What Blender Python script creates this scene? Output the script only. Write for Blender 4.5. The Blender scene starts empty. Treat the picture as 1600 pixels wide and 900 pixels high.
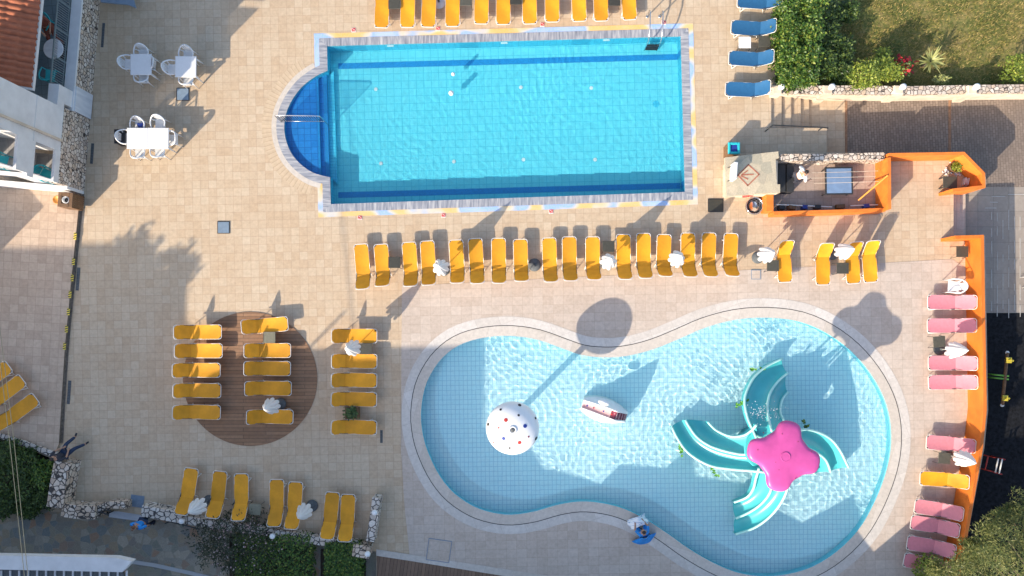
import bpy, bmesh, math, random
import numpy as np
from mathutils import Vector, Matrix, Euler, noise
from mathutils.geometry import tessellate_polygon

random.seed(7)
rng = np.random.default_rng(7)
sc = bpy.context.scene
C = sc.collection
R = math.radians
HC = 28.0                      # camera height over the deck
NY = (450 - 515) / 40          # the point straight under the camera
SUN = Vector((0.70, 0.714, -0.4877)).normalized()

def W(px, py, h=0.0):
    """a pixel of the photograph, for a point at height h, as a place in metres"""
    k = 1 - h / HC
    return Vector(((px - 800) / 40 * k, NY + ((450 - py) / 40 - NY) * k, h))

# ------------------------------------------------------------------ materials
def new_mat(name):
    m = bpy.data.materials.new(name); m.use_nodes = True
    nt = m.node_tree
    b = nt.nodes['Principled BSDF']
    return m, nt, b

def N(nt, t, **kw):
    n = nt.nodes.new(t)
    for k, v in kw.items():
        if k.startswith('i_'):
            n.inputs[k[2:].replace('_', ' ')].default_value = v
        else:
            setattr(n, k, v)
    return n

def L(nt, a, b): nt.links.new(a, b)

def mixc(nt, fac, a, b, blend='MIX'):
    n = nt.nodes.new('ShaderNodeMix'); n.data_type = 'RGBA'; n.blend_type = blend
    for sock, val in ((n.inputs[0], fac), (n.inputs[6], a), (n.inputs[7], b)):
        if hasattr(val, 'is_linked'): nt.links.new(val, sock)
        elif isinstance(val, (int, float)): sock.default_value = val
        else: sock.default_value = (*val, 1) if len(val) == 3 else val
    return n.outputs[2]

def ramp(nt, fac, stops):
    n = nt.nodes.new('ShaderNodeValToRGB')
    e = n.color_ramp.elements
    while len(e) < len(stops): e.new(0.5)
    for k, (p, c) in enumerate(stops):
        e[k].position = p
        e[k].color = (*c, 1) if not isinstance(c, (int, float)) else (c, c, c, 1)
    nt.links.new(fac, n.inputs[0])
    return n.outputs[0]

def coords(nt, scale=1, rot=0, kind='Object'):
    tc = nt.nodes.new('ShaderNodeTexCoord')
    mp = nt.nodes.new('ShaderNodeMapping')
    mp.inputs['Scale'].default_value = (scale,) * 3 if isinstance(scale, (int, float)) else scale
    mp.inputs['Rotation'].default_value = (0, 0, rot)
    nt.links.new(tc.outputs[kind], mp.inputs[0])
    return mp.outputs[0]

def noise_tex(nt, vec, scale, detail=4, rough=.6):
    n = N(nt, 'ShaderNodeTexNoise'); n.inputs['Scale'].default_value = scale
    n.inputs['Detail'].default_value = detail; n.inputs['Roughness'].default_value = rough
    nt.links.new(vec, n.inputs['Vector'])
    return n.outputs[0]

def add_bump(nt, b, h, strength=.3, dist=.01):
    n = nt.nodes.new('ShaderNodeBump'); n.inputs['Strength'].default_value = strength
    n.inputs['Distance'].default_value = dist
    nt.links.new(h, n.inputs['Height']); nt.links.new(n.outputs[0], b.inputs['Normal'])

def plain(name, col, rough=.6, var=.12, vscale=6, metallic=0, bump=0, rnd=.06, trans=None):
    m, nt, b = new_mat(name)
    v = coords(nt)
    n = noise_tex(nt, v, vscale)
    lo = tuple(c * (1 - var) for c in col); hi = tuple(min(1, c * (1 + var)) for c in col)
    c = ramp(nt, n, [(.3, lo), (.7, hi)])
    if rnd:
        oi = nt.nodes.new('ShaderNodeObjectInfo')
        hs = nt.nodes.new('ShaderNodeHueSaturation')
        mr = nt.nodes.new('ShaderNodeMapRange')
        mr.inputs[3].default_value = 1 - rnd * 2; mr.inputs[4].default_value = 1 + rnd
        L(nt, oi.outputs['Random'], mr.inputs[0]); L(nt, mr.outputs[0], hs.inputs['Value'])
        L(nt, c, hs.inputs['Color']); c = hs.outputs[0]
    L(nt, c, b.inputs['Base Color'])
    b.inputs['Roughness'].default_value = rough; b.inputs['Metallic'].default_value = metallic
    if bump: add_bump(nt, b, n, bump)
    if trans:
        out = nt.nodes['Material Output']
        tr = nt.nodes.new('ShaderNodeBsdfTranslucent'); L(nt, c, tr.inputs[0])
        mx = nt.nodes.new('ShaderNodeMixShader'); mx.inputs[0].default_value = trans
        L(nt, b.outputs[0], mx.inputs[1]); L(nt, tr.outputs[0], mx.inputs[2]); L(nt, mx.outputs[0], out.inputs[0])
    return m

def tiles(name, c1, c2, mortar, w, h, ms=.012, rot=0, stain=.25, stain_col=(.5, .4, .3), rough=.55, offset=0, bump=.25, smooth=.3, fine=.1, warp=0):
    m, nt, b = new_mat(name)
    v = coords(nt, 1, rot)
    br = N(nt, 'ShaderNodeTexBrick', offset=offset, squash=1, offset_frequency=2)
    br.inputs['Scale'].default_value = 1; br.inputs['Brick Width'].default_value = w
    br.inputs['Row Height'].default_value = h; br.inputs['Mortar Size'].default_value = ms
    br.inputs['Mortar Smooth'].default_value = smooth; br.inputs['Bias'].default_value = 0
    br.inputs['Color1'].default_value = (*c1, 1); br.inputs['Color2'].default_value = (*c2, 1)
    br.inputs['Mortar'].default_value = (*mortar, 1)
    L(nt, v, br.inputs[0])
    col = br.outputs[0]
    big = noise_tex(nt, v, .55, 5, .65)
    f = ramp(nt, big, [(.42, 0.), (.72, 1.)])
    mul = N(nt, 'ShaderNodeMath', operation='MULTIPLY'); L(nt, f, mul.inputs[0]); mul.inputs[1].default_value = stain
    col = mixc(nt, mul.outputs[0], col, stain_col, 'MIX')
    med = noise_tex(nt, v, 7, 6, .7)
    g = ramp(nt, med, [(.25, 1 - fine * 2), (.75, 1 + fine)])
    col = mixc(nt, 1.0, col, g, 'MULTIPLY')
    L(nt, col, b.inputs['Base Color']); b.inputs['Roughness'].default_value = rough
    if bump:
        inv = N(nt, 'ShaderNodeMath', operation='SUBTRACT'); inv.inputs[0].default_value = 1
        L(nt, br.outputs['Fac'], inv.inputs[1])
        ad = N(nt, 'ShaderNodeMath', operation='ADD'); L(nt, inv.outputs[0], ad.inputs[0]); L(nt, med, ad.inputs[1])
        add_bump(nt, b, ad.outputs[0], bump, .006)
    return m

def rubble(name, stones, mortar, scale=4, edge=.06, rough=.85, bump=.8, zs=1.0):
    m, nt, b = new_mat(name)
    v = coords(nt, (1, 1, zs))
    wn = noise_tex(nt, v, 3, 3)
    vv = mixc(nt, .12, v, wn, 'ADD')
    ve = N(nt, 'ShaderNodeTexVoronoi', feature='DISTANCE_TO_EDGE'); ve.inputs['Scale'].default_value = scale; ve.inputs['Randomness'].default_value = .85
    vf = N(nt, 'ShaderNodeTexVoronoi', feature='F1'); vf.inputs['Scale'].default_value = scale; vf.inputs['Randomness'].default_value = .85
    L(nt, vv, ve.inputs['Vector']); L(nt, vv, vf.inputs['Vector'])
    sep = nt.nodes.new('ShaderNodeSeparateColor'); L(nt, vf.outputs['Color'], sep.inputs[0])
    k = len(stones)
    c = ramp(nt, sep.outputs[0], [(i / max(1, k - 1), s) for i, s in enumerate(stones)])
    n = noise_tex(nt, v, 22, 5, .7)
    c = mixc(nt, 1, c, ramp(nt, n, [(.25, .72), (.75, 1.12)]), 'MULTIPLY')
    f = ramp(nt, ve.outputs['Distance'], [(edge * .5, 0.), (edge, 1.)])
    c = mixc(nt, f, mortar, c)
    L(nt, c, b.inputs['Base Color']); b.inputs['Roughness'].default_value = rough
    ad = N(nt, 'ShaderNodeMath', operation='MULTIPLY_ADD'); L(nt, n, ad.inputs[0]); ad.inputs[1].default_value = .3; L(nt, f, ad.inputs[2])
    add_bump(nt, b, ad.outputs[0], bump, .02)
    return m

def leafy(name, stops, rough=.5, trans=.25):
    m, nt, b = new_mat(name)
    g = nt.nodes.new('ShaderNodeNewGeometry')
    c = ramp(nt, g.outputs['Random Per Island'], stops)
    L(nt, c, b.inputs['Base Color']); b.inputs['Roughness'].default_value = rough
    out = nt.nodes['Material Output']
    tr = nt.nodes.new('ShaderNodeBsdfTranslucent'); L(nt, c, tr.inputs[0])
    mx = nt.nodes.new('ShaderNodeMixShader'); mx.inputs[0].default_value = trans
    L(nt, b.outputs[0], mx.inputs[1]); L(nt, tr.outputs[0], mx.inputs[2]); L(nt, mx.outputs[0], out.inputs[0])
    return m

def streaky(name, stops, sx, sy, rot=0, rough=.4, scale=1.0, detail=3):
    m, nt, b = new_mat(name)
    v = coords(nt, (sx, sy, 1), rot)
    n = noise_tex(nt, v, scale, detail, .6)
    L(nt, ramp(nt, n, stops), b.inputs['Base Color']); b.inputs['Roughness'].default_value = rough
    return m

M = {}
M['deck'] = tiles('beige deck tile', (.495, .372, .25), (.555, .447, .32), (.415, .305, .208), .318, .318, .009, R(-1.2), .42, (.45, .31, .185))
M['terrace'] = tiles('upper terrace tile', (.46, .335, .24), (.55, .42, .31), (.38, .272, .195), .33, .33, .009, R(3), .30, (.40, .30, .21))
M['paving'] = tiles('pale pink paving', (.49, .405, .335), (.555, .475, .405), (.42, .345, .28), .40, .34, .008, R(-1.0), .40, (.43, .345, .275))
M['ring'] = tiles('pale coping stone', (.53, .475, .41), (.595, .545, .49), (.44, .385, .33), 1.1, 1.3, .006, R(17), .22, (.45, .39, .33), offset=.37)
M['coping'] = streaky('grey veined marble', [(.28, (.15, .165, .20)), (.5, (.29, .30, .335)), (.74, (.52, .51, .50))], 9, .9, R(20), .35, 1.4)
M['coping_side'] = streaky('grey veined marble side', [(.28, (.15, .165, .20)), (.5, (.29, .30, .335)), (.74, (.52, .51, .50))], .9, 9, R(12), .35, 1.4)
M['brickring'] = tiles('small ring brick', (.48, .36, .24), (.56, .44, .30), (.38, .28, .18), .09, .42, .01, 0, .2, (.5, .38, .26))
def paint_strip():
    m, nt, b = new_mat('faded blue and orange paint')
    v = coords(nt, (1, 1, 1), 0)
    n = noise_tex(nt, v, .85, 1, .4)
    c = ramp(nt, n, [(.34, (.70, .43, .13)), (.44, (.72, .48, .19)), (.49, (.60, .55, .47)), (.54, (.26, .43, .74)), (.68, (.36, .50, .74))])
    w = noise_tex(nt, v, 14, 5, .7)
    c = mixc(nt, ramp(nt, w, [(.45, 0.), (.7, .55)]), c, (.55, .47, .37))
    L(nt, c, b.inputs['Base Color']); b.inputs['Roughness'].default_value = .7
    return m
M['paint'] = paint_strip()
M['pool_floor'] = tiles('cyan pool mosaic', (.15, .67, .765), (.17, .695, .785), (.09, .55, .68), .30, .30, .016, R(-1.5), .15, (.10, .60, .73), .4, bump=0, smooth=.5, fine=.06)
M['pool_wall'] = tiles('cyan wall mosaic', (.07, .56, .76), (.09, .61, .80), (.04, .44, .64), .25, .12, .012, 0, .1, (.05, .4, .55), .4, bump=0)
M['pool_step'] = tiles('deep blue step mosaic', (.015, .24, .62), (.025, .28, .68), (.01, .15, .46), .25, .25, .012, R(-1.5), .1, (.01, .14, .4), .4, bump=0)
M['lane'] = plain('navy lane mosaic', (.015, .26, .58), .4, .15, 20)
M['kid_floor'] = tiles('pale aqua pool mosaic', (.58, .82, .87), (.63, .84, .88), (.32, .58, .70), .165, .19, .011, R(-.8), .12, (.52, .79, .85), .4, bump=0, smooth=.4, fine=.04)
M['kid_wall'] = plain('aqua wall mosaic', (.20, .68, .78), .4, .1, 20)
M['wood'] = tiles('brown deck board', (.23, .122, .062), (.31, .175, .095), (.085, .045, .026), 2.4, .14, .010, 0, .35, (.20, .13, .09), .7, offset=.37, bump=.3)
M['wood_south'] = tiles('brown deck board walkway', (.165, .10, .065), (.235, .145, .095), (.06, .035, .022), .14, 2.4, .010, R(8), .35, (.20, .13, .09), .7, offset=.37, bump=.3)
M['slate'] = rubble('slate crazy paving', [(.27, .27, .22), (.34, .32, .25), (.44, .33, .22), (.30, .28, .24), (.52, .44, .34), (.25, .265, .25), (.46, .28, .18)], (.35, .31, .25), 3.3, .03, .75, .25)
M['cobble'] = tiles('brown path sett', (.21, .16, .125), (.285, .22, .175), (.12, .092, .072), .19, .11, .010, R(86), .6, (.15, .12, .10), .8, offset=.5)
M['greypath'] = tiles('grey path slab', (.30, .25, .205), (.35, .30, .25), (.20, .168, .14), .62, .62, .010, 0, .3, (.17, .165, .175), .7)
M['rubber'] = plain('black rubber floor', (.012, .013, .016), .95, .6, 9, bump=.3, rnd=0); M['rubber'].node_tree.nodes['Principled BSDF'].inputs['Specular IOR Level'].default_value = .15
M['stripe'] = plain('painted sun dash', (.42, .40, .37), .7, .2, 8)  # pale colour standing in for sunlight on the lower path
M['stone'] = rubble('cream rubble stone', [(.56, .46, .36), (.70, .61, .52), (.44, .36, .30), (.60, .46, .34), (.74, .67, .60)], (.055, .042, .035), 6.4, .075)
M['stone_warm'] = rubble('warm rubble stone', [(.60, .44, .32), (.74, .62, .51), (.50, .37, .27), (.66, .52, .40), (.74, .66, .58)], (.06, .05, .045), 5.2, .085)
M['stone_pale'] = rubble('pale rubble with dark joints', [(.66, .58, .50), (.60, .51, .43), (.72, .66, .59), (.55, .47, .40)], (.06, .055, .055), 5.0, .09)
M['stone_slab'] = rubble('grey green stone slab', [(.52, .45, .32), (.41, .36, .27), (.58, .49, .35), (.37, .34, .26)], (.46, .39, .28), 2.6, .02, bump=.3)
M['marble'] = streaky('white marble', [(.3, (.50, .52, .56)), (.6, (.64, .65, .68)), (.8, (.70, .70, .71))], 2, 5, R(30))
M['render'] = plain('white wall render', (.64, .635, .635), .8, .08, 2.5, bump=.15, rnd=0)
M['cream'] = plain('cream wall render', (.60, .50, .39), .8, .20, 2.5, bump=.2, rnd=0)
M['orange'] = streaky('orange painted boards', [(.3, (.50, .125, .013)), (.55, (.64, .17, .018)), (.8, (.70, .205, .03))], 9, .5, 0, .5, 1.6)
M['orange_wall'] = plain('orange painted wall', (.66, .175, .022), .6, .2, 3, bump=.15, rnd=0)
M['terracotta'] = plain('terracotta roof tile', (.37, .112, .05), .75, .22, 5, bump=.2, rnd=0)
M['yellow'] = plain('yellow sling fabric', (.79, .345, .012), .65, .13, 2.6, rnd=.08, trans=.14)
M['pink'] = plain('pink sling fabric', (.70, .25, .30), .65, .06, 9, rnd=.05, trans=.15)
M['blue'] = plain('blue sling fabric', (.022, .12, .27), .55, .08, 9, rnd=.05, trans=.15)
M['alu'] = plain('white painted tube', (.72, .70, .66), .35, .05, 10, rnd=0)
M['plastic'] = plain('white plastic', (.70, .70, .70), .4, .03, 10, rnd=.03)
M['umbrella'] = plain('white umbrella canvas', (.80, .79, .78), .8, .05, 5, rnd=.03, trans=.25)
M['dark'] = plain('dark painted metal', (.030, .031, .033), .5, .15, 10)
M['tray'] = plain('dark olive table top', (.060, .058, .045), .6, .2, 10, rnd=.25)
M['olive'] = plain('olive table top', (.19, .18, .125), .6, .15, 10)
M['base'] = plain('grey concrete base', (.10, .11, .115), .8, .2, 12)
M['steel'] = plain('stainless steel', (.62, .62, .62), .22, .05, 10, metallic=1, rnd=0)
M['cover'] = plain('blue grey cover plate', (.17, .23, .30), .5, .12, 8)
M['teal'] = plain('turquoise glass fibre', (.07, .48, .50), .28, .06, 2.2, rnd=0)
M['mint'] = plain('mint rim', (.42, .74, .68), .3, .05, 4, rnd=0)
M['pinkroof'] = plain('hot pink glass fibre', (.53, .08, .29), .36, .12, 1.6, rnd=0)
M['white_gf'] = plain('white glass fibre', (.82, .81, .80), .3, .03, 2, rnd=0)
M['red'] = plain('red enamel', (.50, .045, .035), .4, .1, 10)
M['navy'] = plain('navy enamel', (.02, .05, .28), .4, .1, 10)
M['black'] = plain('black enamel', (.015, .015, .02), .4, .1, 10)
M['pinkpale'] = plain('pale pink glass fibre', (.66, .38, .38), .35, .06, 4, rnd=0)
M['wine'] = plain('wine red glass fibre', (.22, .03, .06), .4, .1, 6, rnd=0)
M['glasswhite'] = plain('opal lamp globe', (.82, .82, .82), .3, .02, 4)
M['skin'] = plain('skin', (.42, .23, .15), .55, .05, 9)
M['hair'] = plain('dark hair', (.025, .016, .012), .6, .2, 30)
M['brownhair'] = plain('brown hair', (.16, .07, .035), .6, .2, 30)
M['cloth_white'] = plain('white cotton', (.78, .77, .75), .85, .06, 8)
M['cloth_blue'] = plain('bright blue cloth', (.01, .22, .62), .7, .15, 6)
M['cloth_dark'] = plain('dark cloth', (.028, .03, .045), .85, .2, 10)
M['cloth_denim'] = plain('dark denim', (.02, .035, .075), .85, .2, 12)
M['cloth_rust'] = plain('rust red cloth', (.20, .05, .03), .85, .2, 10)
M['towel'] = streaky('striped pale towel', [(.44, (.74, .76, .80)), (.5, (.14, .30, .52)), (.56, (.76, .78, .82))], 1, 9, R(35), .9, 2.2, 0)
M['turquoise'] = plain('turquoise plastic', (.02, .38, .44), .4, .08, 8)
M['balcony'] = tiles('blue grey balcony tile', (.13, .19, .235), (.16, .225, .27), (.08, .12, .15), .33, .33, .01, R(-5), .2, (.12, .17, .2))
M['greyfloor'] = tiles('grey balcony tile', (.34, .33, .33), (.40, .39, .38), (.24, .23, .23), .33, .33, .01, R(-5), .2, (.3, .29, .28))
M['louver'] = plain('pale louvre', (.60, .60, .61), .6, .05, 4)
M['barfloor'] = tiles('dusky bar floor', (.37, .28, .225), (.44, .34, .28), (.28, .21, .17), .33, .33, .009, R(-1), .4, (.2, .16, .16))
M['soil'] = plain('dark soil', (.045, .034, .024), .95, .4, 5, bump=.6, rnd=0)
M['trunk'] = plain('bark', (.11, .08, .055), .9, .35, 14, bump=.8)
M['tape_y'] = plain('yellow tape', (.72, .55, .06), .6, .08, 9)
M['crate'] = plain('brown wood', (.16, .085, .04), .7, .3, 10)
M['orange_obj'] = plain('orange plastic', (.72, .30, .05), .5, .12, 10)
M['tablemat'] = plain('blue table top', (.15, .23, .36), .55, .12, 4)
M['lime'] = plain('lime green enamel', (.12, .33, .04), .45, .08, 6)
M['yellow_en'] = plain('yellow enamel', (.52, .42, .04), .45, .08, 6)
M['rope'] = plain('black hose', (.045, .05, .065), .5, .2, 20)
def lawn():
    m, nt, b = new_mat('patchy lawn')
    v = coords(nt)
    a = noise_tex(nt, v, .8, 6, .7); d = noise_tex(nt, v, 9, 6, .75)
    mx = mixc(nt, .45, a, d)
    c = ramp(nt, mx, [(.34, (.045, .06, .012)), (.46, (.105, .12, .026)), (.54, (.21, .175, .055)), (.66, (.38, .27, .115))])
    L(nt, c, b.inputs['Base Color']); b.inputs['Roughness'].default_value = .95
    add_bump(nt, b, d, .9, .03)
    return m
M['lawn'] = lawn()
M['hedge_leaf'] = leafy('hedge leaf', [(0, (.022, .06, .012)), (.45, (.055, .13, .018)), (.8, (.13, .22, .028)), (1, (.26, .28, .045))])
M['dark_leaf'] = leafy('dark hedge leaf', [(0, (.02, .048, .012)), (.6, (.055, .105, .02)), (1, (.15, .20, .035))])
M['lime_leaf'] = leafy('yellow green leaf', [(0, (.08, .13, .016)), (.5, (.19, .26, .03)), (1, (.36, .38, .06))])
M['pine_leaf'] = leafy('olive pine needle', [(0, (.04, .068, .016)), (.5, (.125, .15, .04)), (1, (.29, .28, .09))])
M['oleander'] = leafy('oleander leaf', [(0, (.02, .032, .016)), (.7, (.05, .065, .03)), (1, (.10, .10, .05))])
M['petal'] = leafy('pale pink petal', [(0, (.55, .33, .34)), (1, (.70, .58, .56))])
M['red_leaf'] = leafy('red bract', [(0, (.30, .01, .015)), (1, (.62, .03, .04))])
M['yucca'] = leafy('striped yucca leaf', [(0, (.16, .20, .05)), (.5, (.34, .36, .12)), (1, (.52, .48, .22))])
M['grass'] = leafy('grass blade', [(0, (.07, .10, .015)), (.4, (.17, .17, .03)), (.7, (.31, .24, .07)), (1, (.46, .34, .14))], .8, .2)
M['ivy'] = leafy('planter leaf', [(0, (.03, .07, .02)), (1, (.12, .18, .05))])
def glass(name, col):
    m = bpy.data.materials.new(name); m.use_nodes = True; nt = m.node_tree; nt.nodes.clear()
    o = nt.nodes.new('ShaderNodeOutputMaterial'); g = nt.nodes.new('ShaderNodeBsdfGlass')
    g.inputs['Color'].default_value = (*col, 1); g.inputs['Roughness'].default_value = 0; g.inputs['IOR'].default_value = 1.33
    nt.links.new(g.outputs[0], o.inputs[0]); return m
M['water'] = glass('clear pool water', (.96, .995, 1.0))
M['water_deep'] = glass('deep pool water', (.90, .99, 1.0))

# ------------------------------------------------------------------ mesh helpers
class MB:
    def __init__(s): s.v = []; s.f = []
    def add(s, vs, fs):
        o = len(s.v); s.v += [tuple(x) for x in vs]; s.f += [tuple(i + o for i in f) for f in fs]; return s
    def box(s, c, size, rz=0, taper=1.0, ry=0, rx=0):
        x, y, z = (d / 2 for d in size)
        vs = []
        m = Euler((rx, ry, rz)).to_matrix()
        for dz in (-1, 1):
            t = taper if dz > 0 else 1
            for dx, dy in ((-1, -1), (1, -1), (1, 1), (-1, 1)):
                vs.append(Vector(c) + m @ Vector((dx * x * t, dy * y * t, dz * z)))
        return s.add(vs, [(3, 2, 1, 0), (4, 5, 6, 7), (0, 1, 5, 4), (1, 2, 6, 5), (2, 3, 7, 6), (3, 0, 4, 7)])
    def rbox(s, c, size, rz=0, ch=.01):
        """box with a chamfered upper edge"""
        x, y, z = (d / 2 for d in size)
        m = Matrix.Rotation(rz, 3, 'Z'); vs = []
        for (hx, hy, hz) in ((x, y, -z), (x, y, z - ch), (x - ch, y - ch, z)):
            for dx, dy in ((-1, -1), (1, -1), (1, 1), (-1, 1)):
                vs.append(Vector(c) + m @ Vector((dx * hx, dy * hy, hz)))
        fs = [(3, 2, 1, 0), (8, 9, 10, 11)]
        for k in (0, 4):
            for i in range(4):
                j = (i + 1) % 4; fs.append((k + i, k + j, k + 4 + j, k + 4 + i))
        return s.add(vs, fs)
    def prism(s, poly, z0, z1):
        n = len(poly)
        a = sum(poly[i][0] * poly[(i + 1) % n][1] - poly[(i + 1) % n][0] * poly[i][1] for i in range(n))
        if a < 0: poly = poly[::-1]
        vs = [(p[0], p[1], z0) for p in poly] + [(p[0], p[1], z1) for p in poly]
        fs = [tuple(range(n - 1, -1, -1)), tuple(range(n, 2 * n))]
        for i in range(n):
            j = (i + 1) % n; fs.append((i, j, n + j, n + i))
        return s.add(vs, fs)
    def sheet(s, loops, z):
        flat = [Vector((p[0], p[1], 0)) for lp in loops for p in lp]
        tris = tessellate_polygon([[Vector((p[0], p[1], 0)) for p in lp] for lp in loops])
        fs = []
        for t in tris:
            a, b, c = (flat[i] for i in t)
            fs.append(t if (b - a).cross(c - a).z > 0 else (t[0], t[2], t[1]))
        return s.add([(p.x, p.y, z) for p in flat], fs)
    def skirt(s, loop, z0, z1, flip=False):
        n = len(loop)
        vs = [(p[0], p[1], z0) for p in loop] + [(p[0], p[1], z1) for p in loop]
        fs = []
        for i in range(n):
            j = (i + 1) % n
            f = (i, j, n + j, n + i); fs.append(f[::-1] if flip else f)
        return s.add(vs, fs)
    def band(s, a, b, z):
        """flat band between two loops of the same length"""
        n = len(a)
        vs = [(p[0], p[1], z) for p in a] + [(p[0], p[1], z) for p in b]
        return s.add(vs, [(i, (i + 1) % n, n + (i + 1) % n, n + i) for i in range(n)])
    def tube(s, pts, r, n=6, closed=False):
        pts = [Vector(p) for p in pts]; k = len(pts)
        rs = r if isinstance(r, (list, tuple)) else [r] * k
        vs = []; up = None
        for i, p in enumerate(pts):
            if closed: d = pts[(i + 1) % k] - pts[i - 1]
            else: d = pts[min(i + 1, k - 1)] - pts[max(i - 1, 0)]
            d = d.normalized() if d.length > 1e-9 else Vector((0, 0, 1))
            if up is None: up = Vector((0, 0, 1)) if abs(d.z) < .9 else Vector((1, 0, 0))
            a = d.cross(up)
            if a.length < 1e-6: a = d.orthogonal()
            a.normalize(); b = a.cross(d).normalized(); up = b
            for j in range(n):
                t = 2 * math.pi * j / n
                vs.append(p + (a * math.cos(t) + b * math.sin(t)) * rs[i])
        fs = []
        for i in range(k if closed else k - 1):
            i2 = (i + 1) % k
            for j in range(n):
                j2 = (j + 1) % n
                fs.append((i * n + j, i * n + j2, i2 * n + j2, i2 * n + j))
        if not closed:
            fs.append(tuple(range(n - 1, -1, -1))); fs.append(tuple((k - 1) * n + j for j in range(n)))
        return s.add(vs, fs)
    def lathe(s, prof, c=(0, 0, 0), n=20, rmod=None):
        vs = []
        for (r, z) in prof:
            for j in range(n):
                t = 2 * math.pi * j / n
                q = r * (rmod(t, z) if rmod else 1)
                vs.append((c[0] + q * math.cos(t), c[1] + q * math.sin(t), c[2] + z))
        fs = []
        for i in range(len(prof) - 1):
            for j in range(n):
                j2 = (j + 1) % n
                fs.append((i * n + j, i * n + j2, (i + 1) * n + j2, (i + 1) * n + j))
        if prof[0][0] > 1e-6: fs.append(tuple(range(n - 1, -1, -1)))
        if prof[-1][0] > 1e-6: fs.append(tuple((len(prof) - 1) * n + j for j in range(n)))
        return s.add(vs, fs)
    def grid(s, rows):
        """rows: list of equally long lists of points"""
        m = len(rows[0]); o = [p for r in rows for p in r]
        fs = []
        for i in range(len(rows) - 1):
            for j in range(m - 1):
                fs.append((i * m + j, i * m + j + 1, (i + 1) * m + j + 1, (i + 1) * m + j))
        return s.add(o, fs)
    def leaves(s, pts, size, flat=.35, asp=.55, up=.4):
        for p in pts:
            l = size * random.uniform(.6, 1.3)
            d = Vector((random.gauss(0, 1), random.gauss(0, 1), random.gauss(0, flat))).normalized()
            nrm = Vector((random.gauss(0, .6), random.gauss(0, .6), up + random.random()))
            w = d.cross(nrm)
            if w.length < 1e-5: continue
            w = w.normalized() * l * asp * .5
            p = Vector(p); a = p; e = p + d * l; mid = p + d * l * .5
            s.add([a, mid + w, e, mid - w], [(0, 1, 2, 3)])
        return s

def link(name, mb, mat, parent=None, smooth=False, world=False, bevel=0):
    me = bpy.data.meshes.new(name)
    v = mb.v
    if parent is not None and world:
        root = parent
        while root.parent is not None: root = root.parent
        inv = Matrix.Translation(root.location) @ root.rotation_euler.to_matrix().to_4x4()
        inv = inv.inverted()
        v = [tuple(inv @ Vector(p)) for p in v]
    me.from_pydata(v, [], mb.f); me.update()
    if smooth: me.shade_smooth()
    me.materials.append(M[mat] if isinstance(mat, str) else mat)
    o = bpy.data.objects.new(name, me); C.objects.link(o)
    if parent is not None: o.parent = parent
    return o

def tag(o, label=None, cat=None, group=None, kind=None):
    if label: o['label'] = label
    if cat: o['category'] = cat
    if group: o['group'] = group
    if kind: o['kind'] = kind
    return o

def thing(name, label, cat, loc=(0, 0, 0), rz=0, group=None):
    o = bpy.data.objects.new(name, None); C.objects.link(o)
    o.location = loc; o.rotation_euler = (0, 0, rz); o.empty_display_size = .1
    return tag(o, label, cat, group)

def solo(name, mb, mat, label, cat, group=None, smooth=False, origin=None):
    """a thing that is one mesh"""
    if origin is None:
        a = np.array(mb.v); origin = (float(a[:, 0].mean()), float(a[:, 1].mean()), float(a[:, 2].min()))
    mb.v = [(p[0] - origin[0], p[1] - origin[1], p[2] - origin[2]) for p in mb.v]
    o = link(name, mb, mat, None, smooth); o.location = origin
    return tag(o, label, cat, group)

def struct(name, mb, mat, smooth=False):
    o = link(name, mb, mat, None, smooth); o['kind'] = 'structure'; return o

def dup(root, loc, rz, label=None, group=None):
    def cp(o, parent):
        c = o.copy(); C.objects.link(c)
        if parent is not None: c.parent = parent
        for ch in kids.get(o, []): cp(ch, c)
        return c
    kids = {}
    def walk(o):
        kids[o] = list(o.children)
        for ch in kids[o]: walk(ch)
    walk(root)
    r = cp(root, None)
    r.location = loc; r.rotation_euler = (0, 0, rz)
    if label: r['label'] = label
    if group: r['group'] = group
    return r

def catmull(pts, n=6, closed=True):
    out = []; k = len(pts); P = [np.array(p, float) for p in pts]
    rngk = range(k) if closed else range(k - 1)
    for i in rngk:
        if closed: p0, p1, p2, p3 = P[i - 1], P[i], P[(i + 1) % k], P[(i + 2) % k]
        else: p0, p1, p2, p3 = P[max(i - 1, 0)], P[i], P[i + 1], P[min(i + 2, k - 1)]
        for j in range(n):
            t = j / n
            out.append(tuple(.5 * ((2 * p1) + (-p0 + p2) * t + (2 * p0 - 5 * p1 + 4 * p2 - p3) * t * t + (-p0 + 3 * p1 - 3 * p2 + p3) * t ** 3)))
    if not closed: out.append(tuple(P[-1]))
    return out

def offset_loop(loop, d):
    """loop (ccw, metres) pushed outward by d"""
    n = len(loop); out = []
    for i in range(n):
        a = Vector(loop[i - 1][:2]); p = Vector(loop[i][:2]); b = Vector(loop[(i + 1) % n][:2])
        e1 = (p - a).normalized(); e2 = (b - p).normalized()
        n1 = Vector((e1.y, -e1.x)); n2 = Vector((e2.y, -e2.x))
        m = (n1 + n2)
        m = m.normalized() if m.length > 1e-6 else n1
        c = max(.5, m.dot(n1))
        out.append(tuple(p + m * d / c))
    return out

def ccw(loop):
    a = sum(loop[i][0] * loop[(i + 1) % len(loop)][1] - loop[(i + 1) % len(loop)][0] * loop[i][1] for i in range(len(loop)))
    return loop if a > 0 else loop[::-1]

def P2(pts, h=0): return [tuple(W(x, y, h)[:2]) for x, y in pts]

ORD = ['first', 'second', 'third', 'fourth', 'fifth', 'sixth', 'seventh', 'eighth', 'ninth', 'tenth', 'eleventh', 'twelfth', 'thirteenth', 'fourteenth', 'fifteenth', 'sixteenth', 'seventeenth']
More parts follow.
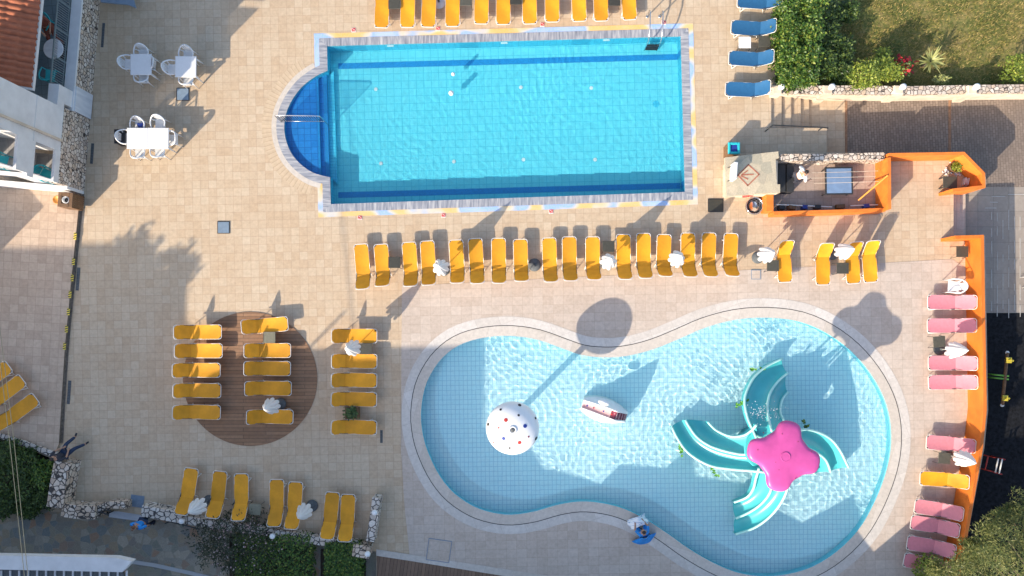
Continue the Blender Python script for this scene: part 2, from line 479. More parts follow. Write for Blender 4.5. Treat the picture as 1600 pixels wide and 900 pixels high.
# ------------------------------------------------------------------ ground, decks, pools
mb = MB(); mb.sheet([[(-300, -300), (300, -300), (300, 300), (-300, 300)]], -2.2); struct('ground', mb, 'soil')

main_rect = P2([(511, 72), (1063.5, 57), (1070, 300), (517, 319)])
semi_px = [(510.5, 111), (494, 119), (475, 133), (460, 151), (449, 172), (444.5, 193), (446, 215), (454, 237), (467, 254), (484, 267), (500, 273.5), (516, 277)]
semi = catmull(P2(semi_px), 4, False)
main_loop = ccw(P2([(511, 72)]) + semi + P2([(517, 319), (1070, 300), (1063.5, 57)]))
kid_px = [(658, 645), (664, 606), (679, 575), (699, 552), (725, 536), (760, 527), (800, 525), (840, 531), (880, 545), (910, 555), (945, 558.5), (980, 556), (1020, 546), (1060, 530), (1102, 512), (1150, 499.5), (1200, 496.5), (1250, 503), (1292, 521), (1330, 549), (1360, 584), (1380, 620), (1390, 655), (1392, 690), (1388, 722), (1378, 756), (1361, 795), (1340, 829), (1308, 861), (1270, 885), (1230, 897), (1190, 900), (1150, 894), (1112, 878), (1076, 857), (1045, 835), (1010, 812), (975, 795), (940, 786), (905, 783.5), (870, 789), (835, 799), (800, 804), (770, 801), (740, 791), (710, 771), (688, 745), (671, 712), (661, 680)]
kid_loop = ccw(catmull(P2(kid_px), 3))

deck_px = [(-400, -400), (1212, -400), (1212, 150), (1205, 153), (1205, 200), (1292, 200), (1292, 238), (1390, 240), (1507, 238), (1540, 272), (1540, 293), (1490, 297), (1490, 368), (1539, 368), (1544, 640), (1538, 700), (1500, 900), (1490, 1000), (1480, 1400), (590, 1400), (588, 862), (430, 838), (280, 814), (185, 799), (80, 800), (85, 716), (0, 682), (-400, 560)]
deck_loop = ccw(P2(deck_px))
mb = MB(); mb.sheet([deck_loop, offset_loop(main_loop, .05), offset_loop(kid_loop, .05)], 0); mb.skirt(deck_loop, -2.2, 0)
struct('deck', mb, 'deck')
# upper terrace, one low step higher
ter = ccw(P2([(128, 303), (118, 400), (104, 545), (95, 692), (85, 716), (0, 682), (-400, 560), (-400, 250), (0, 288)]))
mb = MB(); mb.prism(ter, .005, .12); struct('terrace', mb, 'terrace')
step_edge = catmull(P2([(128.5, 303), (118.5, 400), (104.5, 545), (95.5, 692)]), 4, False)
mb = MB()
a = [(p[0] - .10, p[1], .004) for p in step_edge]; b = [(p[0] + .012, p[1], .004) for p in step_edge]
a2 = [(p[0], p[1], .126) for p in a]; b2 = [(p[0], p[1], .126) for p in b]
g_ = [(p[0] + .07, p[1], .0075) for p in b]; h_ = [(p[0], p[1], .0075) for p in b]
mb.grid([b2, b]); mb.grid([h_, g_]); struct('terrace_edge', mb, plain('step riser and painted shadow', (.17, .135, .105), .8, .4, 9, rnd=0))  # riser darkened, deck strip painted as the step's shadow line

# main pool
DM = -.78
floor = MB(); floor.sheet([offset_loop(ccw(main_rect), .02)], DM)
pool_floor = struct('pool_floor', floor, 'pool_floor')
mb = MB(); mb.skirt(main_loop, DM, .006, flip=True); pool_wall = struct('pool_wall', mb, 'pool_wall')
RECV = [pool_floor, pool_wall]
def clip_x(poly, x0, x1):
    """part of a polygon between two slanted lines given as pixel columns"""
    bmx = bmesh.new(); vs = [bmx.verts.new((p[0], p[1], 0)) for p in poly]; bmx.faces.new(vs)
    for xa, inner in ((x0, True), (x1, False)):
        if xa is None: continue
        p = W(xa, 195); d = (W(xa + 3, 300) - W(xa - 3, 90)).normalized(); n = Vector((d.y, -d.x, 0)).normalized()
        if n.x < 0: n = -n
        bmesh.ops.bisect_plane(bmx, geom=bmx.verts[:] + bmx.edges[:] + bmx.faces[:], plane_co=(p.x, p.y, 0), plane_no=n, clear_inner=inner, clear_outer=not inner)
    bmx.faces.ensure_lookup_table()
    out = [(v.co.x, v.co.y) for v in bmx.faces[0].verts]; bmx.free(); return out
semi_poly = ccw(semi + P2([(523, 284), (517, 104)]))
for x0, x1, z, mt in ((None, 494, -.22, 'pool_step'), (494, 497.5, -.225, 'lane'), (497.5, 504, -.40, 'pool_step'), (504, 509.5, -.405, 'lane'), (509.5, 521, -.58, 'pool_wall')):
    q = clip_x(semi_poly, x0, x1)
    mb = MB(); mb.prism(ccw(q), DM + .005, z); RECV.append(struct('pool_step', mb, mt))
# lane lines: along the floor and up the end walls
for ya, yb in ((95, 80), (300.5, 285.5)):
    mb = MB(); w = .115
    zf = DM + .008
    A = W(511, ya); B = W(1069, yb)
    mb.add([(A.x + .3, A.y - w, zf), (B.x - .02, B.y - w, zf), (B.x - .02, B.y + w, zf), (A.x + .3, A.y + w, zf)], [(0, 1, 2, 3)])
    xe = W(1063.5 + 6.5 * (yb - 57) / 243, yb).x - .008
    mb.add([(xe, B.y - w, zf), (xe, B.y - w, -.08), (xe, B.y + w, -.08), (xe, B.y + w, zf)], [(0, 1, 2, 3)])
    RECV.append(struct('lane_line', mb, 'lane'))
# coping, painted strip, brick ring
def strip_quads(mb, line, nrm, d0, d1, z, side=False):
    for i in range(len(line) - 1):
        p, q = Vector(line[i]), Vector(line[i + 1])
        mb.add([(*(p + nrm[i] * d0), z), (*(q + nrm[i + 1] * d0), z), (*(q + nrm[i + 1] * d1), z), (*(p + nrm[i] * d1), z)], [(0, 1, 2, 3)])
        if side: mb.add([(p.x, p.y, z), (q.x, q.y, z), (q.x, q.y, -.05), (p.x, p.y, -.05)], [(0, 1, 2, 3)])
TL, TR, BR_, BL = (Vector(v) for v in P2([(511, 72), (1063.5, 57), (1070, 300), (517, 319)]))
ux = (TR - TL).normalized(); uy = Vector((-ux.y, ux.x))
sv = [Vector(v) for v in semi]; sn = []
for i in range(len(sv)):
    d = (sv[min(i + 1, len(sv) - 1)] - sv[max(i - 1, 0)]).normalized(); sn.append(Vector((-d.y, d.x)) * (1 if Vector((-d.y, d.x)).x < 0 or True else 1))
ctr_s = Vector(W(520, 195)[:2])
sn = [v if v.dot(p - ctr_s) > 0 else -v for v, p in zip(sn, sv)]
ma, mside, ms, mr, mbk = MB(), MB(), MB(), MB(), MB()
cw, cs = .31, .50
def ring(d): return [TL - ux * d + uy * d, TR + ux * d + uy * d, BR_ + ux * d - uy * d, BL - ux * d - uy * d]
r0, r1, r2 = [TL, TR, BR_, BL], ring(cw), ring(cs)
def quad(mb, a, b, c, d, z): mb.add([(*a, z), (*b, z), (*c, z), (*d, z)], [(0, 1, 2, 3)])
for mbx, A, B, z in ((None, r0, r1, .012), (ms, r1, r2, .006)):
    for i, j in ((0, 1), (1, 2), (2, 3)):
        quad(mbx or (ma if i != 1 else mside), A[i], A[j], B[j], B[i], z)
    for top, k in ((True, 0), (False, 3)):
        e = sv[0] if top else sv[-1]; off = (e - A[k]).dot(uy)
        quad(mbx or mside, A[k], A[k] + uy * off, B[k] + uy * (off + (A[k] - B[k]).dot(uy)), B[k], z)
for i, j in ((0, 1), (1, 2), (2, 3)):
    p, q = r0[i], r0[j]; ma.add([(*p, .012), (*q, .012), (*q, -.05), (*p, -.05)], [(0, 1, 2, 3)])
for p, q in ((TL, sv[0]), (BL, sv[-1])): ma.add([(*p, .012), (*q, .012), (*q, -.05), (*p, -.05)], [(0, 1, 2, 3)])
msc = MB(); strip_quads(msc, semi, sn, 0, cw, .0145, True)
strip_quads(mr, semi[3:-3], sn[3:-3], cw, cs, .0085); strip_quads(mbk, semi[5:-5], sn[5:-5], cs, .88, .005)
struct('pool_coping', ma, 'coping'); struct('pool_coping', mside, 'coping_side'); struct('pool_coping', msc, 'coping_side')
struct('painted_strip', ms, 'paint'); struct('pale_ring', mr, 'ring')
def radial_brick():
    m, nt, b = new_mat('radial brick ring')
    v = coords(nt)
    s = nt.nodes.new('ShaderNodeSeparateXYZ'); L(nt, v, s.inputs[0])
    ctr = W(520, 195)
    ax = N(nt, 'ShaderNodeMath', operation='SUBTRACT'); L(nt, s.outputs[0], ax.inputs[0]); ax.inputs[1].default_value = ctr.x
    ay = N(nt, 'ShaderNodeMath', operation='SUBTRACT'); L(nt, s.outputs[1], ay.inputs[0]); ay.inputs[1].default_value = ctr.y
    at = N(nt, 'ShaderNodeMath', operation='ARCTAN2'); L(nt, ay.outputs[0], at.inputs[0]); L(nt, ax.outputs[0], at.inputs[1])
    mu = N(nt, 'ShaderNodeMath', operation='MULTIPLY'); L(nt, at.outputs[0], mu.inputs[0]); mu.inputs[1].default_value = 15.9
    fr = N(nt, 'ShaderNodeMath', operation='FRACT'); L(nt, mu.outputs[0], fr.inputs[0])
    c = ramp(nt, fr.outputs[0], [(0, (.38, .28, .18)), (.10, (.54, .42, .29)), (.9, (.50, .385, .26)), (1, (.38, .28, .18))])
    g = noise_tex(nt, v, 5, 5, .7)
    c = mixc(nt, 1, c, ramp(nt, g, [(.3, .85), (.7, 1.08)]), 'MULTIPLY')
    L(nt, c, b.inputs['Base Color']); b.inputs['Roughness'].default_value = .6
    return m
struct('brick_ring', mbk, radial_brick())

# children's pool
mb = MB(); mb.sheet([offset_loop(kid_loop, .02)], -.45); kid_floor = struct('pool_floor', mb, 'kid_floor')
mb = MB(); mb.skirt(kid_loop, -.45, .01, flip=True); kid_wall = struct('pool_wall', mb, 'kid_wall')
RECV += [kid_floor, kid_wall]
k1 = offset_loop(kid_loop, .39); k2 = offset_loop(kid_loop, .42); k3 = offset_loop(kid_loop, .76)
mb = MB(); mb.band(k1, kid_loop, .016); struct('pool_coping', mb, 'ring')
mb = MB(); mb.band(k2, k1, .0125); struct('channel', mb, 'dark')
mb = MB(); mb.band(k3, k2, .015); struct('coping_ring', mb, tiles('outer coping stone', (.55, .51, .465), (.62, .585, .545), (.45, .40, .36), .9, 1.2, .006, R(-20), .2, (.47, .41, .35)))
pav = ccw(P2([(627, 600), (628, 447), (900, 433), (1190, 421), (1488, 405), (1510, 420), (1512, 640), (1505, 690), (1470, 890), (1462, 1000), (1300, 1080), (905, 908), (640, 866), (632, 790), (626.5, 700)]))
mb = MB(); mb.sheet([pav, offset_loop(kid_loop, .70)], .0095); struct('paving', mb, 'paving')
mb = MB(); q = P2([(588, 858), (640, 866), (905, 907), (1300, 1078), (1300, 1098), (900, 918), (640, 876), (588, 868)])
mb.sheet([ccw(q)], .020); struct('kerb_strip', mb, 'ring')
mb = MB(); mb.sheet([ccw(P2([(589, 868), (640, 876), (900, 918), (1300, 1098), (1300, 1400), (589, 1400)]))], .012); struct('wood_walkway', mb, 'wood_south')
ctr = W(391, 592)
mb = MB(); mb.prism([(ctr.x + 2.62 * math.cos(t * math.pi / 48), ctr.y + 2.62 * math.sin(t * math.pi / 48)) for t in range(96)], .003, .022); struct('round_wood_deck', mb, 'wood')

# water with real ripples
def inside(loop, X, Y):
    c = np.zeros(X.shape, bool); n = len(loop)
    for i in range(n):
        x1, y1 = loop[i]; x2, y2 = loop[(i + 1) % n]
        if y1 == y2: continue
        t = ((y1 > Y) != (y2 > Y)) & (X < (x2 - x1) * (Y - y1) / (y2 - y1) + x1); c ^= t
    return c
def water(name, loop, z, step, hf, mat):
    a = np.array(loop); x0, y0 = a.min(0) - .1; x1, y1 = a.max(0) + .1
    nx = int((x1 - x0) / step) + 1; ny = int((y1 - y0) / step) + 1
    X, Y = np.meshgrid(x0 + np.arange(nx) * step, y0 + np.arange(ny) * step)
    Z = z + hf(X, Y)
    cin = inside(offset_loop(loop, .045), X[:-1, :-1] + step / 2, Y[:-1, :-1] + step / 2)
    idx = np.arange(nx * ny).reshape(ny, nx)
    q = np.stack([idx[:-1, :-1][cin], idx[:-1, 1:][cin], idx[1:, 1:][cin], idx[1:, :-1][cin]], 1)
    used = np.unique(q); mp = -np.ones(nx * ny, int); mp[used] = np.arange(len(used))
    V = np.stack([X.ravel(), Y.ravel(), Z.ravel()], 1)[used]
    me = bpy.data.meshes.new(name); me.from_pydata(V.tolist(), [], mp[q].tolist()); me.shade_smooth()
    me.materials.append(M[mat]); o = bpy.data.objects.new(name, me); C.objects.link(o)
    o['kind'] = 'structure'; o.cycles.is_caustics_caster = True
    return o
def waves(seed, nw, lmin, lmax, amp, mean, spread, rings):
    r = np.random.default_rng(seed)
    lam = lmin * (lmax / lmin) ** r.random(nw); th = mean + spread * r.normal(size=nw); ph = r.random(nw) * 6.283
    def f(X, Y):
        Z = np.zeros_like(X)
        # slow warp so that the wave trains bend
        WX = X + .25 * np.sin(.9 * Y + 1.3) + .12 * np.sin(2.3 * X - 1.1 * Y); WY = Y + .25 * np.sin(.8 * X) + .12 * np.sin(1.9 * Y + 1.7 * X)
        for l, t, p in zip(lam, th, ph):
            k = 6.283 / l
            Z += (l / lmax) ** 1.15 * np.sin(k * (WX * np.cos(t) + WY * np.sin(t)) + p)
        Z *= amp / math.sqrt(nw / 2)
        env = .85 + .2 * np.sin(.55 * X + .8) * np.sin(.7 * Y + 2.1) + .2 * np.sin(1.3 * X - .9 * Y)
        Z *= np.clip(env, .25, 1.4)
        for cx, cy, l, a, fall in rings:
            d = np.hypot(X - cx, Y - cy)
            Z += a * np.sin(6.283 * d / l) * np.exp(-d / fall)
        return Z
    return f
def wp(px, py): p = W(px, py); return p.x, p.y
kid_water = water('water', kid_loop, -.06, .04, waves(3, 64, .13, .40, .0042, R(20), R(50),
    [(*wp(1225, 745), .33, .0042, 3.4), (*wp(805, 662), .29, .0036, 2.8), (*wp(1060, 660), .27, .003, 2.4), (*wp(950, 640), .34, .003, 3.0)]), 'water')
main_water = water('water', main_loop, -.06, .05, waves(5, 44, .12, .34, .0010, R(15), R(40),
    [(*wp(905, 220), .42, .0012, 3.0), (*wp(800, 150), .36, .001, 2.5), (*wp(700, 140), .3, .001, .8)]), 'water_deep')

# lower path east of the deck, reached by steps
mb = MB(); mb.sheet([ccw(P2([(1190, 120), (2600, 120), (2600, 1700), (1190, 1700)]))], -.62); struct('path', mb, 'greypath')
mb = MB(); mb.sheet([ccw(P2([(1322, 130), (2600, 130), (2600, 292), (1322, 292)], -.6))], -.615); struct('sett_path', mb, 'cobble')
mb = MB(); mb.sheet([ccw(P2([(1200, 130), (1322, 130), (1322, 292), (1200, 292)], -.6))], -.612); struct('path_landing', mb, 'deck')
mb = MB()
for x in (1322, 1484): mb.box(W(x, 205, -.61), (.10, 3.2, .012))
struct('path_band', mb, plain('orange brown sett band', (.27, .15, .085), .8, .3, 9, rnd=0))
mb = MB(); mb.sheet([ccw(P2([(1520, 489), (2600, 489), (2600, 1700), (1440, 1700), (1440, 900), (1520, 720)], -.6))], -.610); struct('play_floor', mb, 'rubber')
mb = MB()  # dashes of sunlight through slats, built as pale strips on the path
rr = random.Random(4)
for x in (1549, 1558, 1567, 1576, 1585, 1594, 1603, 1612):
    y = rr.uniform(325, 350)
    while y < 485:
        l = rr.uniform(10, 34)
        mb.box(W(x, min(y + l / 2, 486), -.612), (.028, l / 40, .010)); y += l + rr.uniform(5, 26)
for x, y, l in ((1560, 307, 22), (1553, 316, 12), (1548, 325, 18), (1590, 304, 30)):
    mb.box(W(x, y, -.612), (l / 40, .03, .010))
struct('path_sun_dashes', mb, 'stripe')
# steps beside the garden wall and by the orange wall
mb = MB()
for k, (xa, xb) in enumerate(((1205, 1223), (1223, 1240), (1240, 1257), (1257, 1272))):
    a = W(xa, 148); b = W(xb, 200); z = -.12 * (k + 1)
    mb.box(((a.x + b.x) / 2, (a.y + b.y) / 2, (z - .61) / 2), (b.x - a.x, a.y - b.y, z + .61))
struct('path_steps', mb, 'deck')
mb = MB()
for k, (xa, xb) in enumerate(((1490, 1498), (1498, 1507), (1507, 1520))):
    a = W(xa, 297.5); b = W(xb, 367.5); z = -.15 * (k + 1)
    mb.box(((a.x + b.x) / 2, (a.y + b.y) / 2, (z - .61) / 2), (b.x - a.x, a.y - b.y, z + .61))
struct('path_steps', mb, 'paving')
# slate path at the lower left, hedge bed
mb = MB(); mb.sheet([ccw(P2([(-900, 770), (600, 770), (600, 1700), (-900, 1700)], -.3))], -.30); struct('slate_path', mb, 'slate')
mb = MB(); mb.prism(ccw(P2([(-400, 700), (0, 690), (85, 722), (82, 796), (-400, 790)], 0)), -.35, -.02); struct('hedge_bed', mb, 'soil')
mb = MB(); mb.prism(ccw(P2([(360, 838), (488, 856), (488, 1000), (360, 1000)], -.3)), -.35, -.2); mb.prism(ccw(P2([(502, 858), (572, 868), (572, 1000), (502, 1000)], -.3)), -.35, -.2); struct('flower_bed', mb, 'soil')
# garden
mb = MB(); mb.sheet([ccw(P2([(1206, -700), (2600, -700), (2600, 140), (1206, 140)]))], -.35); struct('lawn', mb, 'lawn')
# ------------------------------------------------------------------ sunbeds
ZS = .32
def u_frame(L_, z=0.0, hw=.272, r=.10, sgn=1):
    """open U of tube: rails from y=0 to y=sgn*L_, rounded corners"""
    pts = [(-hw, 0, z)]
    for k in range(7):
        t = math.pi - k * math.pi / 12; pts.append((-hw + r + r * math.cos(t), sgn * (L_ - r + r * math.sin(t)), z))
    for k in range(7):
        t = math.pi / 2 - k * math.pi / 12; pts.append((hw - r + r * math.cos(t), sgn * (L_ - r + r * math.sin(t)), z))
    pts.append((hw, 0, z)); return pts
def sling(L_, sgn=1, hw=.274, sag=.034, z=.0135):
    rows = []
    ys = [0.0, L_ * .12, L_ * .3, L_ * .5, L_ * .7, L_ - .14, L_ - .06, L_ - .022]
    for i, y in enumerate(ys):
        w = hw if i < 6 else (.20 if i == 6 else .155)
        t = y / L_
        row = []
        for j in range(7):
            u = -1 + j / 3
            row.append((u * w, sgn * y, z - sag * (1 - u * u) * (.35 + .65 * math.sin(math.pi * min(1, max(0, t)))) + .004 * math.sin(9 * t + 2 * u)))
        rows.append(row if sgn > 0 else row[::-1])
    return rows
def make_bed(col, S, B, ang):
    t = thing('sunbed', 'x', 'sunbed')
    link('frame', MB().tube(u_frame(S, ZS), .012, 8), 'alu', t, True)
    g = MB().grid(sling(S)); g.v = [(x, y, z + ZS) for x, y, z in g.v]
    link('seat_sling', g, col, t, True)
    for sx in (-1, 1):
        for y0, y1 in ((S - .30, S - .22), (.14, .02)):
            link('leg', MB().tube([(sx * .275, y0, ZS), (sx * .285, (y0 + y1) / 2, ZS * .5), (sx * .29, y1, .01)], .0135, 6), 'alu', t, True)
    br = MB(); br.tube([(-.29, S - .22, .03), (.29, S - .22, .03)], .011, 5); link('stretcher', br, 'alu', t, True)
    br = MB(); br.tube([(-.285, .06, .10), (.285, .06, .10)], .011, 5); link('stretcher', br, 'alu', t, True)
    rot = Matrix.Rotation(-ang, 4, 'X')
    back = MB().tube(u_frame(B, 0, .268, .10, -1), .0115, 8)
    back.v = [tuple(Vector((0, 0, ZS)) + rot @ Vector(p)) for p in back.v]
    bo = link('backrest', back, 'alu', t, True)
    g = MB().grid(sling(B, -1)); g.v = [tuple(Vector((0, 0, ZS)) + rot @ Vector(p)) for p in g.v]
    link('back_sling', g, col, bo, True)
    for sx in (-1, 1):
        m = MB()
        p = Vector((sx * .255, 0, ZS)) + rot @ Vector((0, -.30, -.01))
        m.tube([p, (sx * .262, .16, ZS - .015)], .008, 5)
        m.box((sx * .2655, .05, ZS - .008), (.035, .24, .035)); link('strut', m, 'dark', t)
    for sx in (-.17, .17):
        link('corner_plate', MB().box((sx * 1.28, S - .045, ZS - .002), (.05, .05, .006), R(45)), 'dark', t)
    return t
PROTO = {}
def bed(col, foot, head, S, B, ang, label, group):
    key = (col, S, B, ang)
    F = W(foot[0], foot[1], ZS); Hd = W(head[0], head[1], ZS + B * math.sin(R(ang)))
    d = (F - Hd); rz = math.atan2(d.y, d.x) - math.pi / 2
    e = Vector((-math.sin(rz), math.cos(rz), 0))
    # keep the middle of the bed where the photograph has it
    tot = S + B * math.cos(R(ang)); mid = (F + Hd) / 2
    pv = mid + e * (tot / 2 - S)
    zg = bed.z
    loc = (pv.x, pv.y, zg)
    if key not in PROTO:
        t = make_bed(col, S, B, R(ang)); PROTO[key] = t
        t.location = loc; t.rotation_euler = (0, 0, rz); tag(t, label, 'sunbed', group); return t
    return dup(PROTO[key], loc, rz, label, group)
bed.z = 0.0
G = 'yellow sunbeds in the row above the large pool'
tops = [(596, 39), (636.5, 38.5), (669, 38), (707, 37), (752, 33), (786.5, 34), (828, 33), (863, 30), (905.5, 29), (939.5, 28.5), (984, 26.5)]
for i, (x, y) in enumerate(tops):
    bed('yellow', (x, y), (x + random.uniform(-1.5, 1.5), y - 73), 1.28, .68, 38, f'yellow sunbed, {ORD[i]} from the left in the row along the top edge', G)
G = 'yellow sunbeds in the row below the large pool'
mids = [(564, 385, 565.5, 448), (595, 383, 596, 445.5), (639, 380.5, 640.5, 445), (667.5, 379, 669, 442.5), (712.5, 377, 714, 440), (742.5, 376, 745.5, 439.5), (779, 375.5, 779.5, 439), (813, 376, 815, 437), (858, 375, 861, 437), (889.5, 372.5, 892, 436), (926, 372, 929, 435), (974, 369.5, 977.5, 433), (1005.5, 368, 1009.5, 431), (1038, 366, 1041, 432), (1075, 366, 1080, 430.5), (1108, 366, 1112, 430), (1142.5, 366, 1146, 430)]
for i, (a, b, c, d) in enumerate(mids):
    bed('yellow', (a, b), (c, d), 1.27, .70, (44, 52, 48, 56)[(i * 7 + i // 3) % 4], f'yellow sunbed, {ORD[i]} from the left in the long row below the large pool', G)
G = 'yellow sunbeds facing away by the orange bar wall'
for i, (a, lab) in enumerate((((1227, 441, 1231, 376), 'yellow sunbed beside the white umbrella right of the long row, nearest the row'),
                         ((1286, 442, 1294, 383), 'yellow sunbed standing alone left of the umbrella and dark table below the bar'),
                         ((1334, 443, 1339, 378), 'yellow sunbed partly under the white umbrella below the bar, beside a dark table'),
                         ((1361, 441, 1366, 376), 'rightmost yellow sunbed of the four below the orange bar wall'))):
    bed('yellow', a[:2], a[2:], 1.07, .70, 46, lab, G)
G = 'yellow sunbeds in three columns by the round wood deck'
bed.z = .02
for i, (y, xl, xr) in enumerate(((519, 273, 345), (548.5, 273, 347.5), (579, 272, 342), (611, 272, 344), (645, 270.5, 344))):
    bed('yellow', (xr, y - .5), (xl, y), 1.22, .64, 51, f'yellow sunbed, {ORD[i]} from the top in the left column half on the round wood deck', G)
for i, (xl, yl, xr, yr) in enumerate(((379, 511, 448.5, 505.5), (382, 548, 454, 547.5), (382, 576, 453.5, 576), (383, 607.5, 455, 607), (387, 652.5, 456.5, 651.5))):
    bed('yellow', (xr, yr), (xl, yl), 1.22, .64, 51, f'yellow sunbed, {ORD[i]} from the top in the middle column standing on the round wood deck', G)
bed.z = 0.0
for i, (xl, y, xr) in enumerate(((519, 525, 588), (519, 564.5, 588), (519.5, 594.5, 587), (520, 624.5, 586), (520, 668.5, 586))):
    bed('yellow', (xr, y), (xl, y), 1.22, .64, 49, f'yellow sunbed, {ORD[i]} from the top in the column right of the round wood deck', G)
G = 'yellow sunbeds cut by the left edge'
bed.z = .12
for i, (a, b) in enumerate((((11, 576), (-48, 612)), ((33, 597), (-26, 635)), ((54, 625.5), (-6, 664)))):
    bed('yellow', a, b, 1.28, .68, 35, ('topmost', 'middle', 'lowest')[i] + ' of three slanting yellow sunbeds cut by the left picture edge', G)
bed.z = 0.0
G = 'yellow sunbeds along the lower stone wall'
low = [((299, 735), (282, 801), 'leftmost yellow sunbed by the lower stone wall, its head under a white umbrella'), ((344, 739), (331, 807), 'yellow sunbed right of the grey umbrella base, second from left by the lower wall'),
       ((377, 744), (371, 810), 'yellow sunbed with its head by the flowering oleander, left of an olive table'), ((432.5, 753), (427, 819), 'yellow sunbed right of the olive table by the flowering oleander'),
       ((462, 756), (454, 824), 'yellow sunbed with a white umbrella over its right side by the lower wall'), ((519.5, 773), (510, 839), 'left one of the last two yellow sunbeds before the short stone wall'),
       ((544, 776), (538, 843), 'rightmost yellow sunbed by the lower wall, next to the short stone wall with globe')]
for f_, h_, lab in low: bed('yellow', f_, h_, 1.16, .69, 36, lab, G)
G = 'pink sunbeds along the orange wall'
pk = [((1452, 472), (1524, 472), 'pink sunbed next to the white plastic chair, topmost by the orange wall'), ((1452, 509), (1523, 508.5), 'pink sunbed above the small dark table, second from the top'),
      ((1453, 567), (1525, 568), 'pink sunbed just below the upper white umbrella by the orange wall'), ((1452, 598), (1526.5, 597.5), 'pink sunbed, lower of the pair under the upper white umbrella'),
      ((1451, 691), (1521, 698), 'pink sunbed just above the lower white umbrella and a dark table'), ((1432, 791), (1502.5, 804), 'pink sunbed, next one below the single yellow sunbed by the orange wall'),
      ((1425.5, 816), (1497, 830), 'pink sunbed, second below the yellow one by the orange wall'), ((1420, 848), (1490.5, 862.5), 'pink sunbed, third below the yellow one, near the pine'), ((1415, 875), (1485, 892), 'pink sunbed half hidden under the pine at the lower right')]
for f_, h_, lab in pk: bed('pink', f_, h_, 1.06, .72, 38, lab, G)
bed('yellow', (1440, 747.5), (1512, 754), 1.06, .72, 38, 'single yellow sunbed among the pink ones by the orange wall', 'pink sunbeds along the orange wall')
G = 'blue sunbeds by the tall hedge'
for i, (xl, yl, xr, yr) in enumerate(((1153, 1, 1222, -4), (1144, 42.5, 1211.5, 38.5), (1140, 90.5, 1208, 87), (1135, 139, 1202.5, 135))):
    bed('blue', (xl, yl), (xr, yr), 1.14, .64, 45, f'blue sunbed, {ORD[i]} from the top in the column by the tall hedge', G)

# ------------------------------------------------------------------ small tables
def make_table(mat='tray', s=.46, h=.40):
    t = thing('side_table', 'x', 'side table')
    link('table_top', MB().rbox((0, 0, h - .012), (s, s * .92, .024), 0, .006), mat, t)
    q = s / 2 - .03
    for sx in (-1, 1):
        for sy in (-1, 1):
            link('leg', MB().tube([(sx * q, sy * q, h - .02), (sx * (q + .03), sy * (q + .02), .0)], .010, 5), 'dark', t)
    return t
tb = [(616, 5, 'dark side table between the first two sunbeds of the top row', 0), (728, 0, 'dark side table cut by the top edge, between fourth and fifth sunbeds', 0),
      (806, -2, 'dark side table cut by the top edge, left of the seventh top row sunbed', 0), (960, 0, 'dark side table by the last sunbed of the top row', 0),
      (951, 385, 'dark side table above the umbrella in the middle of the long sunbed row', 0), (616, 410, 'dark side table in sunbed shadow near the left end of the long row', 0),
      (1208, 415, 'dark side table half under the sunbed beside the grey umbrella base', 0), (1317, 419, 'black side table between two yellow sunbeds below the bar', 0),
      (1504, 393, 'brown black side table against the top end of the orange wall', 0), (1468, 534, 'dark side table between pink sunbeds beside the upper umbrella', R(4)),
      (1476, 716, 'dark side table between pink and yellow sunbeds beside the lower umbrella', R(-3)), (421, 527, 'olive side table between the top two sunbeds on the wood deck', 0),
      (572, 545, 'dark olive side table beside the umbrella right of the wood deck', 0), (398, 796, 'olive side table among the sunbeds by the lower stone wall', R(-5)),
      (1194.5, 64.5, 'dark olive side table between two blue sunbeds by the hedge', 0)]
t0 = None
for x, y, lab, rz in tb:
    p = W(x, y, .40); loc = (p.x, p.y, .022 if x == 421 else 0)
    if lab.startswith('olive'):
        if 'olive_proto' not in globals(): olive_proto = make_table('olive'); olive_proto.location = loc; olive_proto.rotation_euler.z = rz; tag(olive_proto, lab, None, 'small side tables between sunbeds')
        else: dup(olive_proto, loc, rz, lab, 'small side tables between sunbeds')
    elif t0 is None: t0 = make_table(); t0.location = loc; t0.rotation_euler.z = rz; tag(t0, lab, None, 'small side tables between sunbeds')
    else: dup(t0, loc, rz, lab, 'small side tables between sunbeds')
p = W(1164, 66, .40); t1 = make_table('plastic', .47); t1.location = (p.x, p.y, 0); tag(t1, 'pale side table between two blue sunbeds, half in shadow', None, 'small side tables between sunbeds')

